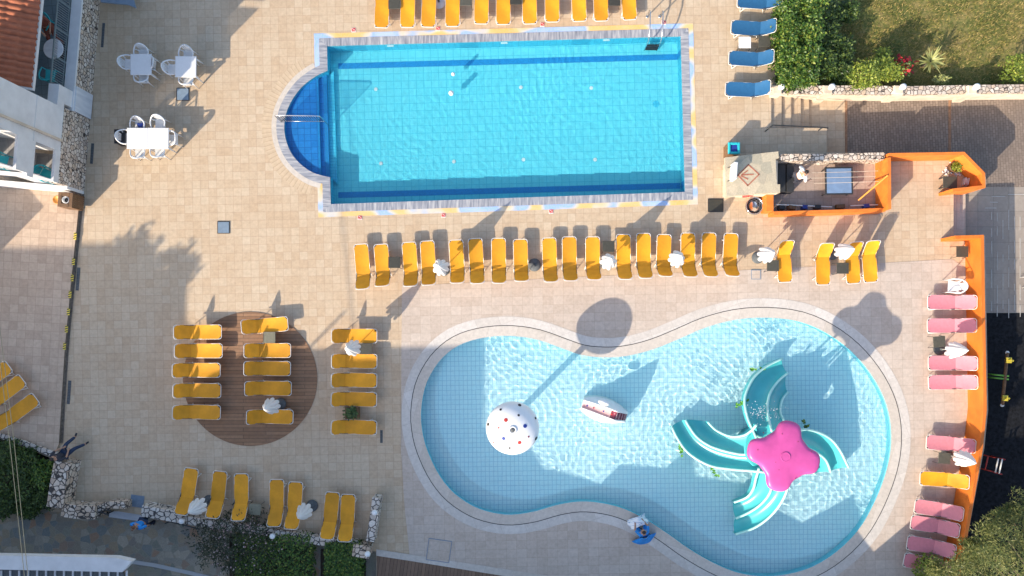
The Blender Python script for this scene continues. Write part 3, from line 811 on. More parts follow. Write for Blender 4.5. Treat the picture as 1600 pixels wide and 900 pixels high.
# ------------------------------------------------------------------ closed umbrellas
def make_umbrella(seed):
    rr = random.Random(seed)
    t = thing('umbrella', 'x', 'umbrella')
    b = MB().lathe([(.225, 0), (.235, .02), (.23, .06), (.19, .085), (.06, .10), (.045, .26)], n=24); link('base', b, 'base', t, True)
    link('pole', MB().tube([(0, 0, .05), (0, 0, 1.76)], .019, 8), 'alu', t, True)
    ph = [rr.uniform(-.25, .25) for _ in range(9)]; am = [rr.uniform(.7, 1.25) for _ in range(9)]
    lean = (rr.uniform(-.04, .04), rr.uniform(-.04, .04))
    n = 72; rows = []
    prof = [(.012, 1.78), (.06, 1.73), (.12, 1.62), (.175, 1.47), (.225, 1.31), (.265, 1.17), (.29, 1.06), (.30, 1.02)]
    for (r, z) in prof:
        row = []
        for j in range(n + 1):
            a = 2 * math.pi * j / n; k = int(a / (2 * math.pi) * 8) % 8; u = (a / (2 * math.pi) * 8) % 1
            fold = abs(math.sin(math.pi * u)) ** .7
            q = r * (.80 + .34 * fold * am[k] * (.4 + .6 * (1.78 - z)))
            tw = a + (1.86 - z) * .35 + ph[k] * .12
            zz = z - (.10 * fold * am[k] if z < 1.12 else 0) * rr.uniform(.8, 1.2)
            row.append((q * math.cos(tw) + lean[0] * (1.86 - z), q * math.sin(tw) + lean[1] * (1.86 - z), zz))
        row[-1] = row[0]
        rows.append(row[::-1])
    link('canopy', MB().grid(rows), 'umbrella', t, True)
    link('finial', MB().lathe([(0, 1.84), (.022, 1.82), (.022, 1.775), (.0, 1.77)][::-1], n=8), 'alu', t, True)
    return t
UM = [make_umbrella(3), make_umbrella(8), make_umbrella(15)]
um = [(688, 417, 'closed white umbrella between fourth and fifth sunbeds of the long row'), (953, 406, 'closed white umbrella in the middle of the long row below the pool'), (1061, 402, 'closed white umbrella third from the right end of the long row'),
      (1203, 397, 'closed white umbrella just right of the long row, grey base showing'), (1326, 391, 'closed white umbrella below the bar, over a yellow sunbed'), (1501, 547, 'upper closed white umbrella leaning over the orange wall'),
      (1513, 720, 'lower closed white umbrella by the orange wall, above the yellow sunbed'), (547, 543, 'closed white umbrella in the column right of the wood deck'), (420, 637, 'closed white umbrella on the round wood deck'),
      (303, 796, 'closed white umbrella over the leftmost sunbed by the lower stone wall'), (472, 804, 'closed white umbrella over the fifth sunbed by the lower stone wall')]
for i, (x, y, lab) in enumerate(um):
    p = W(x, y, 1.36); loc = (p.x, p.y, .022 if x == 420 else 0); k = i % 3; rz = random.uniform(0, 6)
    if i < 3: UM[k].location = loc; UM[k].rotation_euler.z = rz; tag(UM[k], lab, None, 'closed white umbrellas')
    else: dup(UM[k], loc, rz, lab, 'closed white umbrellas')
def base_only(x, y, lab, mat='base'):
    t = thing('parasol_stand', lab, 'umbrella base', W(x, y, 0), 0, 'umbrella bases without umbrella')
    link('disc', MB().lathe([(.25, 0), (.255, .03), (.24, .07), (.10, .085), (.05, .10)], n=24), mat, t, True)
    link('sleeve', MB().lathe([(.04, .09), (.04, .32), (.03, .33)], n=10), 'dark', t, True)
    return t
base_only(835, 414, 'empty grey umbrella base between the eighth and ninth sunbeds of the long row')
base_only(686, 4, 'empty pale umbrella base at the top edge between third and fourth sunbeds', 'marble')

# ------------------------------------------------------------------ plastic tables and chairs
def make_ptable():
    t = thing('plastic_table', 'x', 'table')
    link('table_top', MB().rbox((0, 0, .705), (.80, .80, .035), 0, .012), 'plastic', t)
    link('apron', MB().box((0, 0, .668), (.72, .72, .04)), 'plastic', t)
    for sx in (-1, 1):
        for sy in (-1, 1):
            link('leg', MB().tube([(sx * .33, sy * .33, .66), (sx * .37, sy * .37, 0)], [.035, .022], 8), 'plastic', t, True)
    return t
pts = [(220, 100.5, 'white square plastic table left of the other, wholly in shade'), (290, 104, 'white square plastic table crossed by the building shadow edge'), (214.5, 216, 'left half of the joined white tables, corner in shadow'), (247, 216, 'right half of the joined white tables, wholly sunlit')]
pt = None
for x, y, lab in pts:
    p = W(x, y, .72); loc = (p.x, p.y, 0)
    if pt is None: pt = make_ptable(); pt.location = loc; tag(pt, lab, None, 'white plastic tables')
    else: dup(pt, loc, R(-.6), lab, 'white plastic tables')
def make_chair(mat='plastic'):
    t = thing('plastic_chair', 'x', 'chair')
    s = MB(); rows = []
    for i in range(6):
        y = -.22 + .43 * i / 5
        rows.append([(x * (.20 + .02 * math.cos(i)), y, .43 - .018 * (1 - (x) ** 2) - (.015 if i == 0 else 0)) for x in (-1, -.5, 0, .5, 1)])
    s.grid(rows); link('seat', s, mat, t, True)
    rim = []
    for k in range(25):
        a = -.28 + k * (math.pi + .56) / 24
        x = -.275 * math.cos(a); y = .02 + .27 * math.sin(a)
        z = .64 + .16 * max(0, math.sin(a)) ** 2.2
        rim.append((x, y, z))
    rim = [(-.255, -.22, .60)] + rim + [(.255, -.22, .60)]
    link('arm_rim', MB().tube(rim, [.020] + [.027] * 25 + [.020], 8), mat, t, True)
    b = MB()
    for k in range(5):
        a = math.pi / 2 + (k - 2) * .26
        x = -.27 * math.cos(a); y = .02 + .268 * math.sin(a)
        w = .026
        b.add([(x - w, y, .80 if k in (1, 2, 3) else .77), (x + w, y, .80 if k in (1, 2, 3) else .77), (x * .72 + w, .205, .43), (x * .72 - w, .205, .43)], [(0, 1, 2, 3)])
    b.add([(-.17, .265, .77), (.17, .265, .77), (.16, .25, .66), (-.16, .25, .66)], [(0, 1, 2, 3)])
    link('back_slats', b, mat, t)
    for sx in (-1, 1):
        link('leg', MB().tube([(sx * .255, -.21, .61), (sx * .235, -.20, .42), (sx * .25, -.21, 0)], [.016, .022, .014], 7), mat, t, True)
        link('leg', MB().tube([(sx * .235, .16, .62), (sx * .20, .18, .42), (sx * .21, .21, 0)], [.016, .022, .014], 7), mat, t, True)
    return t
ch = [(221, 83, 0, 'white plastic chair above the shaded square table'), (199.5, 97.5, 90, 'white plastic chair left of the shaded square table'), (221, 119, 180, 'white plastic chair below the shaded square table'),
      (291, 85, 0, 'white plastic chair above the half sunlit square table'), (268, 105.5, 90, 'white plastic chair left of the half sunlit square table'), (291, 122.5, 180, 'white plastic chair below the half sunlit table by the grey cover'),
      (215, 195.5, 0, 'white plastic chair with a dark bag, above the joined tables'), (247, 193, 0, 'empty white plastic chair above the sunlit joined table'), (266, 216, -90, 'white plastic chair right of the joined tables'),
      (215.5, 237, 180, 'left white plastic chair below the joined tables'), (246.5, 235.5, 180, 'right white plastic chair below the joined tables'), (196, 214, 90, 'white plastic chair over the black crate left of the joined tables'),
      (231.5, 98.5, -90, 'white plastic chair pushed right under the shaded square table'), (1495, 447, -92, 'white plastic chair against the orange wall above a pink sunbed')]
c0 = None
for x, y, rz, lab in ch:
    p = W(x, y, .6); loc = (p.x, p.y, 0); a = R(rz + random.uniform(-4, 4))
    if c0 is None: c0 = make_chair(); c0.location = loc; c0.rotation_euler.z = a; tag(c0, lab, None, 'white plastic chairs')
    else: dup(c0, loc, a, lab, 'white plastic chairs')
mb = MB().box((0, 0, .22), (.40, .52, .44), 0, .92); mb.box((0, 0, .47), (.42, .54, .05)); p = W(189, 214, .4)
mb.v = [(a + p.x, b + p.y, c) for a, b, c in mb.v]; solo('crate', mb, 'black', 'black crate behind the chair left of the joined tables', 'crate')
mb = MB().lathe([(.0, 0), (.12, .0), (.15, .07), (.12, .16), (.05, .20), (0, .2)], n=12, rmod=lambda t, z: 1 + .18 * math.sin(3 * t))
p = W(221, 197, .5); mb.v = [(a + p.x, b + p.y, c + .435) for a, b, c in mb.v]; solo('bag', mb, 'navy', 'dark bag lying on the chair above the joined tables', 'bag', smooth=True)

# ------------------------------------------------------------------ covers, drains, marks
def plate(name, x, y, s, mat, lab, cat, group=None, rz=0, z=.012, frame='dark', sy=None):
    t = thing(name, lab, cat, (W(x, y).x, W(x, y).y, z), rz, group)
    sy = sy or s
    link('plate', MB().rbox((0, 0, .008), (s - .05, sy - .05, .016), 0, .006), mat, t)
    f = MB()
    for sx, sgy, a, b in ((1, 0, .025, sy), (-1, 0, .025, sy), (0, 1, s - .05, .025), (0, -1, s - .05, .025)):
        f.box((sx * (s / 2 - .0125), sgy * (sy / 2 - .0125), .006), (a, b, .014))
    link('rim', f, frame, t)
    return t
plate('manhole_cover', 286, 147.5, .50, 'cover', 'blue grey square cover below the right plastic table', 'manhole cover', 'square manhole covers')
plate('manhole_cover', 349.5, 355.5, .48, 'cover', 'blue grey square cover alone on the beige deck', 'manhole cover', 'square manhole covers')
plate('manhole_cover', 1181, 429, .38, 'paving', 'tile filled cover outlined on the paving below the umbrella base', 'manhole cover', 'square manhole covers', frame='cover')
plate('manhole_cover', 686, 860, .92, 'paving', 'large tile filled cover outlined near the wooden walkway', 'manhole cover', 'square manhole covers', R(-8), .011, 'cover', .86)
plate('floor_grate', 1118, 321, .60, 'tray', 'dark square grate left of the coiled hose', 'grate', None, 0, .012, 'black', .52)
plate('doormat', 214.5, 783, .52, 'cover', 'dark blue mat at the gap in the lower stone wall', 'mat', None, R(-8), .006, 'cover', .46)
for x, y, l, w, lab in ((161, 55, .95, .10, 'dark drain slot near the stone wall at the top left'), (144, 240, .80, .11, 'dark drain slot at the foot of the stone wall'), (122, 436, .90, .12, 'drain slot beside the deck step, upper one'), (108, 613, .92, .12, 'drain slot beside the deck step, lower one'), (596, 682, .50, .10, 'short grey drain slot below the sunbed column')):
    t = thing('drain_grate', lab, 'drain', (W(x, y).x, W(x, y).y, .004), R(-4 if x < 200 else 0), 'narrow drain slots')
    link('channel', MB().box((0, 0, .004), (w, l, .008)), 'base', t)
    g = MB()
    for k in range(int(l / .06)): g.box((0, -l / 2 + .04 + k * .06, .009), (w * .8, .012, .004))
    link('slots', g, 'black', t)
# no-diving plates: a red square with a white figure bar
for i, (x, y, lab) in enumerate(((552.5, 47, 'above the pool, far left'), (684.5, 45, 'above the pool, second from left'), (847.5, 38.5, 'above the pool, below the top sunbeds'), (1037, 35.5, 'above the pool, by the ladder'), (562.5, 340, 'below the pool, far left'), (693, 336.5, 'below the pool, middle'), (861, 330.5, 'below the pool, right'))):
    t = thing('warning_tile', f'small red and white warning tile {lab}', 'warning tile', (W(x, y).x, W(x, y).y, .003), R(random.uniform(-6, 6)), 'red warning tiles around the pool')
    link('tile', MB().rbox((0, 0, .005), (.17, .17, .010), 0, .003), 'cloth_white', t)
    link('red_sign', MB().box((0, .022, .012), (.15, .105, .004)), 'red', t)
    link('figure', MB().box((.01, .02, .0155), (.09, .016, .003), R(-28)).box((-.035, .045, .0155), (.022, .022, .003)), 'cloth_white', t)
    link('caption', MB().box((0, -.055, .012), (.14, .022, .004)), 'red', t)
# hazard tape on the step edge
for i, (x, y) in enumerate(((117.5, 369), (115, 408.5), (113, 434), (109.5, 460), (107, 487), (104, 514), (101, 541))):
    t = thing('hazard_tape', f'black and yellow tape piece on the deck step edge, {ORD[i]} from the top', 'hazard tape', (W(x, y, .12).x, W(x, y, .12).y, .1275), R(-5), 'hazard tape pieces on the step edge')
    link('strip', MB().box((0, 0, .003), (.11, .27, .006)), 'tape_y', t)
    st = MB()
    for k in range(3): st.add([(-.055, -.12 + k * .09, .0075), (.055, -.075 + k * .09, .0075), (.055, -.035 + k * .09, .0075), (-.055, -.08 + k * .09, .0075)], [(0, 1, 2, 3)])
    link('stripes', st, 'black', t)

# ------------------------------------------------------------------ pool ladder, step rail
t = thing('pool_ladder', 'stainless ladder hanging into the large pool at its upper right corner', 'pool ladder', W(1022, 60, 0))
for x in (1011, 1030.5):
    a = W(x, 26, 0); b = W(x + .5, 60, 0)
    pts = [(a.x, a.y, 0), (a.x, a.y, .45)] + [(a.x, a.y - .12 + .12 * math.cos(k * math.pi / 8) * 1 - .0, .45 + .20 * math.sin(k * math.pi / 8)) for k in range(1, 5)]
    pts += [(a.x, a.y - .5, .62), (a.x, b.y - .05, .50), (a.x, b.y - .22, .30), (a.x, b.y - .24, -.3), (a.x, b.y - .24, -.8)]
    link('rail', MB().tube(pts, .024, 8), 'steel', t, True, True)
    link('foot_flange', MB().lathe([(.06, 0), (.06, .02), (.03, .03)], (a.x, a.y, 0.0), 12), 'steel', t, True, True)
for z in (-.12, -.42, -.58):
    p = W(1021, 60); o = link('tread', MB().rbox((p.x, p.y - .24, z), (.48, .10, .03), 0, .008), 'dark', t, False, True); RECV.append(o)
t = thing('step_rail', 'steel railing with close bars across the curved pool steps', 'railing', W(445, 192, 0))
a = W(440, 190.5, .0); b = W(509, 191, 0)
top = [(a.x, a.y, 0), (a.x, a.y, .80), (a.x + .06, a.y, .86)] + [(a.x + .06 + (b.x - .25 - a.x) * k / 4, a.y - .005 * k, .86) for k in range(1, 5)] + [(b.x - .04, a.y - .02, .80), (b.x, a.y - .02, .62), (b.x, a.y - .02, -.5)]
RECV.append(link('top_rail', MB().tube(top, .021, 8), 'steel', t, True, True))
RECV.append(link('lower_rail', MB().tube([(a.x, a.y, .12), (b.x, a.y - .02, .12)], .016, 6), 'steel', t, True, True))
for k in range(1, 19):
    x = a.x + (b.x - a.x) * k / 19
    RECV.append(link('bar', MB().tube([(x, a.y - .01, .12), (x, a.y - .01, .85 if k < 18 else .7)], .014, 5), 'dark', t, True, True))
# pool lights and skimmers
for i, (x, y, lab) in enumerate(((788, 69, 'left white inlet on the upper pool wall'), (947, 64.5, 'right white inlet on the upper pool wall'), (611, 73.5, 'faint inlet on the upper pool wall, far left'))):
    p = W(x, y, -.25); RECV.append(solo('pool_inlet', MB().rbox((p.x, p.y, -.16), (.26, .05, .10), R(1.5), .01), 'cloth_white', lab, 'pool inlet', 'white inlets on the upper pool wall'))
for i, (x, y, lab) in enumerate(((595, 255, 'lower left'), (709, 252, 'lower middle'), (818, 249, 'lower centre'), (930, 249, 'lower right'), (587, 139, 'upper left'), (814, 136, 'upper centre'), (924, 137, 'upper right'))):
    p = W(x, y, -.55); RECV.append(solo('floor_inlet', MB().lathe([(.075, 0), (.07, .02), (.03, .026), (0, .026)], (p.x, p.y, DM + .002), 14), 'cloth_white', f'round white inlet on the large pool floor, {lab} one', 'pool inlet', 'round inlets on the pool floor'))
p = W(1024, 164, -.7); RECV.append(solo('floor_drain', MB().lathe([(.13, 0), (.13, .015), (.10, .016), (.095, .01), (.05, .01), (.0, .012)], (p.x, p.y, DM + .002), 20), 'pool_wall', 'round drain on the large pool floor near the right end', 'drain'))
for x, y, r, lab in ((705, 145, .10, 'larger white ball floating in the large pool'), (708, 115, .075, 'smaller white ball floating in the large pool')):
    mbx = MB().lathe([(r * math.sin(k * math.pi / 10), r - r * math.cos(k * math.pi / 10)) for k in range(11)], n=16); p = W(x, y, 0)
    mbx.v = [(q[0] + p.x, q[1] + p.y, q[2] - .13) for q in mbx.v]; RECV.append(solo('ball', mbx, 'cloth_white', lab, 'ball', 'white balls in the pool', True))
# ------------------------------------------------------------------ children's pool toys
# spotted mushroom fountain
hm = 2.95
pc = W(801, 671, hm - .15)
t = thing('mushroom_fountain', 'white mushroom fountain with red and blue dots standing in the shallow pool', 'fountain', (pc.x, pc.y, -.45))
RM = .95; HD = .52
prof = [(RM * math.sin(a), hm - HD + HD * math.cos(a)) for a in [k * math.pi / 2 / 14 for k in range(15)]]
dome = MB().lathe([(RM - .05, hm - HD - .015), (RM, hm - HD - .03)] + prof[::-1], (pc.x, pc.y, 0), 48)
dome = link('dome', dome, 'white_gf', t, True, True)
RECV.append(link('column', MB().lathe([(.20, -.45), (.17, -.3), (.12, .1), (.11, hm - HD), (.18, hm - HD + .1), (.35, hm - HD + .32)], (pc.x, pc.y, 0), 20), 'white_gf', t, True, True))
link('nozzle', MB().lathe([(.15, hm - .012), (.155, hm + .012), (.10, hm + .025), (.085, hm - .0)], (pc.x, pc.y, 0), 20), 'white_gf', t, True, True)
link('nozzle_hole', MB().lathe([(.078, hm - .004), (.078, hm + .022), (.05, hm + .034), (0, hm + .036)], (pc.x, pc.y, 0), 16), 'base', t, True, True)
dots = [(600, 210, 22, 'black'), (362, 263, 17, 'black'), (587, 328, 15, 'black'), (428, 386, 25, 'red'), (667, 460, 25, 'navy'), (203, 453, 22, 'black'), (338, 484, 12, 'red'), (398, 617, 23, 'navy'), (712, 597, 13, 'wine'), (598, 668, 24, 'red'), (808, 632, 26, 'black'), (475, 740, 15, 'black'), (275, 680, 13, 'red'), (800, 375, 17, 'black')]
for x, y, r, m in dots:
    u = (x - 512) / 338; v = -(y - 508) / 338; q = min(.97, math.hypot(u, v)); a = math.atan2(v, u)
    th = math.asin(q)
    p = Vector((RM * math.sin(th) * math.cos(a), RM * math.sin(th) * math.sin(a), HD * math.cos(th)))
    nrm = Vector((p.x / RM ** 2, p.y / RM ** 2, p.z / HD ** 2)).normalized()
    tx = nrm.orthogonal().normalized(); ty = nrm.cross(tx); rad = r / 338 * RM
    ctrp = Vector((pc.x, pc.y, hm - HD)) + p + nrm * .004
    vs = [ctrp + nrm * .004] + [ctrp + (tx * math.cos(k * math.pi / 8) + ty * math.sin(k * math.pi / 8)) * rad for k in range(16)]
    link('dot', MB().add(vs, [(0, 1 + k, 1 + (k + 1) % 16) for k in range(16)]), m, dome, False, True)

# small animal slide
A = W(911, 632, .15); Bp = W(958, 647, 1.0); E_ = W(980, 653, .35)
t = thing('animal_slide', 'small white whale shaped slide with pink chute and wine red ladder', 'slide', (A.x, A.y, -.45))
ax = Vector((E_.x - A.x, E_.y - A.y, 0)); Lx = ax.length; ax.normalize(); ay = Vector((-ax.y, ax.x, 0))
def zc(s): # chute height along the body
    s0 = .66
    return -.02 + 1.0 * (s / s0) ** 1.35 if s < s0 else 1.0 - .85 * ((s - s0) / (1 - s0)) ** 1.1
rows, chute, lad = [], [], []
for i in range(25):
    s = i / 24; z = zc(s); w = .13 + .02 * math.sin(math.pi * s); f = .24 + .20 * math.sin(math.pi * min(1, s * 1.05)) ** .8
    o = A + ax * Lx * s; o.z = 0
    prof = [(-f * 1.15, -.45), (-f * 1.08, -.08), (-f * .95, z * .22 - .04), (-w - .10, z * .75), (-w - .045, z + .09), (-w, z + .09), (-w + .01, z - .01), (w - .01, z - .01), (w, z + .09), (w + .045, z + .09), (w + .10, z * .75), (f * .95, z * .22 - .04), (f * 1.08, -.08), (f * 1.15, -.45)]
    rows.append([o + ay * a + Vector((0, 0, b)) for a, b in prof])
    line = [o + ay * a + Vector((0, 0, b)) for a, b in ((-w + .006, z + .05), (-w + .016, z + .004), (0, z - .002), (w - .016, z + .004), (w - .006, z + .05))]
    (chute if s <= .60 else lad).append(line)
    if .58 < s <= .60: lad.append(line)
lad.insert(0, chute[-1])
b = MB().grid(rows); b.f += [tuple(range(14))[::-1], tuple(range(24 * 14, 25 * 14))]
RECV.append(link('body', b, 'white_gf', t, True, True))
link('chute', MB().grid(chute), 'pinkpale', t, True, True)
ld = link('ladder', MB().grid(lad), 'wine', t, True, True)
for s in (.70, .78, .86, .93):
    o = A + ax * Lx * s; o.z = zc(s) + .035
    link('rung', MB().tube([o - ay * .125, o + ay * .125], .016, 6), 'pinkpale', ld, True, True)
for s, m in ((.10, 'navy'), (.24, 'wine'), (.44, 'navy'), (.60, 'red')):
    o = A + ax * Lx * s; z = zc(s) + .012
    d = (zc(s + .01) - zc(s - .01)) / (.02 * Lx)
    fx = Vector((ax.x, ax.y, d)).normalized()
    link('dot', MB().add([Vector((o.x, o.y, z))] + [Vector((o.x, o.y, z)) + (fx * math.cos(k * math.pi / 6) + ay * math.sin(k * math.pi / 6)) * .036 for k in range(12)], [(0, 1 + k, 1 + (k + 1) % 12) for k in range(12)]), m, t, False, True)
for sg, s in ((1, .38), (-1, .45)):
    o = A + ax * Lx * s + ay * sg * .33; fin = MB().lathe([(.0, -.05), (.13, -.03), (.15, .02), (.10, .07), (0, .09)], n=16)
    fin.v = [tuple(o + ax * (p[0] * 1.5) + ay * (p[1] * .75) + Vector((0, 0, p[2] + .30 + .25 * (sg > 0)))) for p in fin.v]
    link('fin', fin, 'white_gf', t, True, True)

# pinwheel slide tower
HP = 3.15
pt_ = W(1225, 713, HP); TB = Vector((pt_.x, pt_.y, 0))
t = thing('slide_tower', 'turquoise pinwheel of four double slides under a pink flower shaped roof', 'slide tower', (TB.x, TB.y, -.45))
RECV.append(link('column', MB().lathe([(.55, -.45), (.52, .2), (.48, 1.3), (.60, 1.42)], (TB.x, TB.y, 0), 24), 'teal', t, True, True))
link('platform', MB().lathe([(.0, 1.36), (.80, 1.36), (.83, 1.42), (.80, 1.46), (0, 1.46)], (TB.x, TB.y, 0), 28), 'teal', t, False, True)
for k in range(4):
    a = R(40 + 90 * k); p = TB + Vector((.62 * math.cos(a), .62 * math.sin(a), 0))
    link('post', MB().tube([(p.x, p.y, 1.4), (p.x, p.y, HP - .1)], .045, 8), 'mint', t, True, True)
def clover(r0, a):
    q = 1.075 * (1 + .175 * math.tanh(1.7 * math.cos(4 * (a - R(78)))) / math.tanh(1.7) + .02 * math.cos(2 * a + 1))
    return q * r0
rows = []
for sr, z in ((.0, HP + .135), (.25, HP + .135), (.55, HP + .128), (.80, HP + .115), (.92, HP + .09), (.97, HP + .05), (.99, HP), (1.0, HP - .05), (.985, HP - .13), (.95, HP - .16), (.6, HP - .14), (0, HP - .13)):
    rows.append([(TB.x + clover(sr, a) * math.cos(a), TB.y + clover(sr, a) * math.sin(a), z) for a in [2 * math.pi * j / 96 for j in range(97)]][::-1])
rf = link('roof', MB().grid(rows), 'pinkroof', t, True, True)
link('roof_cap', MB().lathe([(.175, HP + .12), (.175, HP + .152), (.15, HP + .158), (.145, HP + .148), (0, HP + .15)], (TB.x, TB.y, 0), 28), 'pinkroof', rf, False, True)
for x, y in ((1193, 676), (1184, 703), (1212, 722), (1217, 734), (1247, 690), (1243, 748), (1268, 706), (1222, 678)):
    p = W(x, y, HP + .12); link('bolt', MB().lathe([(.018, .0), (.016, .02), (0, .024)], (p.x, p.y, HP + .112), 8), 'wine', rf, False, True)
ends = lambda z0, z1, n: [z0 + (z1 - z0) * k / (n - 1) for k in range(n)]
def resample(pts, n):
    P = [np.array(p, float) for p in catmull(pts, 8, False)]
    d = [0]
    for i in range(1, len(P)): d.append(d[-1] + np.linalg.norm(P[i] - P[i - 1]))
    return [tuple(np.array([np.interp(d[-1] * k / (n - 1), d, [p[c] for p in P]) for c in (0, 1)])) for k in range(n)]
NS = 26
def slide_z(u): # u 0 at the tower, 1 at the water
    return 1.52 * (1 - u) ** 1.25 * (1 - .18 * u) - .02 * u
def edge3(px, dz, n=NS, start=0.0, end=1.0, sc_=1.0):
    q = resample(px, n); out = []
    for k, (x, y) in enumerate(q):
        u = start + (end - start) * k / (n - 1); z = slide_z(u) * sc_ + dz
        out.append(W(x, y, z))
    return out
def chute(a, b, depth):
    rows = []
    for p, q in zip(a, b):
        row = []
        for j in range(9):
            u = j / 8; m = p.lerp(q, u); m.z -= depth * math.sin(math.pi * u) ** .55; row.append(m)
        rows.append(row)
    return rows
def double(outer, mid, inner, sc2=1.0, flip=False):
    RH = .26
    eo, em, ei = edge3(outer, RH), edge3(mid, RH), edge3(inner, RH - .02, sc_=sc2)
    for a, b in ((eo, em), (em, ei)):
        rows = chute(a, b, RH)
        if flip: rows = [r[::-1] for r in rows]
        RECV.append(link('chute', MB().grid(rows), 'teal', t, True, True))
    for e in (eo, em, ei):
        RECV.append(link('rim', MB().tube(e, .048, 8), 'mint', t, True, True))
    for e in (eo, ei): # outer skirts, so that the flanks have depth
        low = [Vector((p.x, p.y, max(-.30, p.z - .42))) for p in e]
        RECV.append(link('flank', MB().grid([e, low]), 'teal', t, True, True))
    return eo, em, ei
double([(1196, 738), (1170, 735.5), (1140, 733), (1108, 727), (1076, 708), (1058, 684), (1050, 667)], [(1196, 708), (1170, 710), (1150, 709), (1114, 699), (1090, 684), (1077, 667), (1071, 656)], [(1182, 664), (1174, 673), (1162, 680.5), (1142, 682), (1122, 674), (1112, 666), (1106, 659)])
double([(1186, 694), (1176, 671), (1168, 652), (1163.5, 626), (1170, 604), (1182, 585), (1200, 571), (1223, 560)], [(1206, 674), (1200, 648), (1199.5, 630), (1204, 613), (1214, 598), (1222, 590), (1231, 583)], [(1232, 668), (1222, 652), (1219, 642), (1221, 628), (1225, 620), (1231, 613)], flip=True)
double([(1238, 676), (1258, 671), (1280, 676), (1298, 686), (1310, 700), (1319, 716), (1326, 731)], [(1240, 700), (1262, 701), (1279, 709), (1291, 720), (1298, 738)], [(1238, 726), (1252, 728), (1262, 732), (1274, 741)], flip=True)
double([(1232, 744), (1229, 768), (1217, 791), (1200, 810), (1178, 825), (1149, 835)], [(1208, 738), (1206.5, 752), (1203, 770), (1190, 787), (1172, 800), (1150, 810)], [(1186, 732), (1181, 748), (1177, 764), (1167, 777), (1147, 785)], flip=False)
# leaf shaped ornaments on the flanks
orn = [(1158, 632, .75, 'green'), (1181, 578, .35, 'green'), (1066, 701, .35, 'green'), (1118, 736, .45, 'green'), (1257, 666, .9, 'dark')]
for x, y, z, kind in orn:
    p = W(x, y, z); m = MB(); rr = random.Random(int(x))
    d = (p - TB); d.z = 0; d.normalize(); tg = Vector((-d.y, d.x, 0))
    for k in range(9):
        o = p + tg * rr.uniform(-.26, .26) + d * rr.uniform(-.05, .05) + Vector((0, 0, rr.uniform(-.1, .1)))
        a = rr.uniform(0, 6.28); l = rr.uniform(.12, .2); dr = (d * (.6 + .4 * math.cos(a)) + tg * math.sin(a)).normalized(); sd = dr.cross(Vector((0, 0, 1))) * .05
        m.add([o, o + dr * l * .5 + sd + Vector((0, 0, .03)), o + dr * l, o + dr * l * .5 - sd + Vector((0, 0, .03))], [(0, 1, 2, 3)])
    link('leaf_ornament', m, 'lime' if kind == 'green' else 'hedge_leaf', t, False, True)
m = MB(); rr = random.Random(9)
for k in range(240):
    x, y = rr.gauss(1196, 14), rr.gauss(648, 9); z = 1.0 + abs(rr.gauss(0, .25)); p = W(x, y, z); r = rr.uniform(.006, .022)
    m.add([p + Vector((r, 0, 0)), p + Vector((0, r, 0)), p + Vector((-r, 0, 0)), p + Vector((0, -r, 0)), p + Vector((0, 0, r)), p + Vector((0, 0, -r))], [(0, 1, 4), (1, 2, 4), (2, 3, 4), (3, 0, 4), (1, 0, 5), (2, 1, 5), (3, 2, 5), (0, 3, 5)])
o = link('water_spray', m, 'glasswhite'); tag(o, 'fine white water spray over the upper slide', 'spray', kind='stuff')

# ------------------------------------------------------------------ walls
def wall_run(name, px, h, th, mat, lab, cat, z0=-.62, part='wall_body', cap=None, capmat=None, group=None):
    """px: polyline of the wall top's centre as seen in the photograph"""
    pts = [W(x, y, h) for x, y in px]
    t = thing(name, lab, cat, (pts[0].x, pts[0].y, 0), 0, group)
    k = len(pts); lft, rgt = [], []
    for i, p in enumerate(pts):
        d1 = (p - pts[i - 1]).normalized() if i else None; d2 = (pts[i + 1] - p).normalized() if i < k - 1 else None
        d1 = d1 or d2; d2 = d2 or d1
        n1 = Vector((-d1.y, d1.x, 0)); n2 = Vector((-d2.y, d2.x, 0)); m_ = (n1 + n2).normalized(); c = max(.45, m_.dot(n1))
        lft.append(p + m_ * th / 2 / c); rgt.append(p - m_ * th / 2 / c)
    hb = h - (cap or 0)
    mbx = MB()
    lo = [Vector((p.x, p.y, z0)) for p in lft]; li = [Vector((p.x, p.y, hb)) for p in lft]; ri = [Vector((p.x, p.y, hb)) for p in rgt]; ro = [Vector((p.x, p.y, z0)) for p in rgt]
    mbx.grid([ro, ri, li, lo]); q = len(pts)
    mbx.f += [(0, q, 2 * q, 3 * q), (q - 1, 4 * q - 1, 3 * q - 1, 2 * q - 1)]
    link(part, mbx, mat, t, False, True)
    if cap:
        e = .03; mbx = MB()
        up = lambda L_, s: [Vector((p.x, p.y, s)) for p in L_]
        lf2 = [a + (a - b).normalized() * e for a, b in zip(lft, rgt)]; rg2 = [b + (b - a).normalized() * e for a, b in zip(lft, rgt)]
        mbx.grid([up(rg2, hb + .002), up(rg2, h), up(lf2, h), up(lf2, hb + .002)]); mbx.f += [(0, q, 2 * q, 3 * q), (q - 1, 4 * q - 1, 3 * q - 1, 2 * q - 1)]
        link('coping', mbx, capmat or mat, t, False, True)
    return t
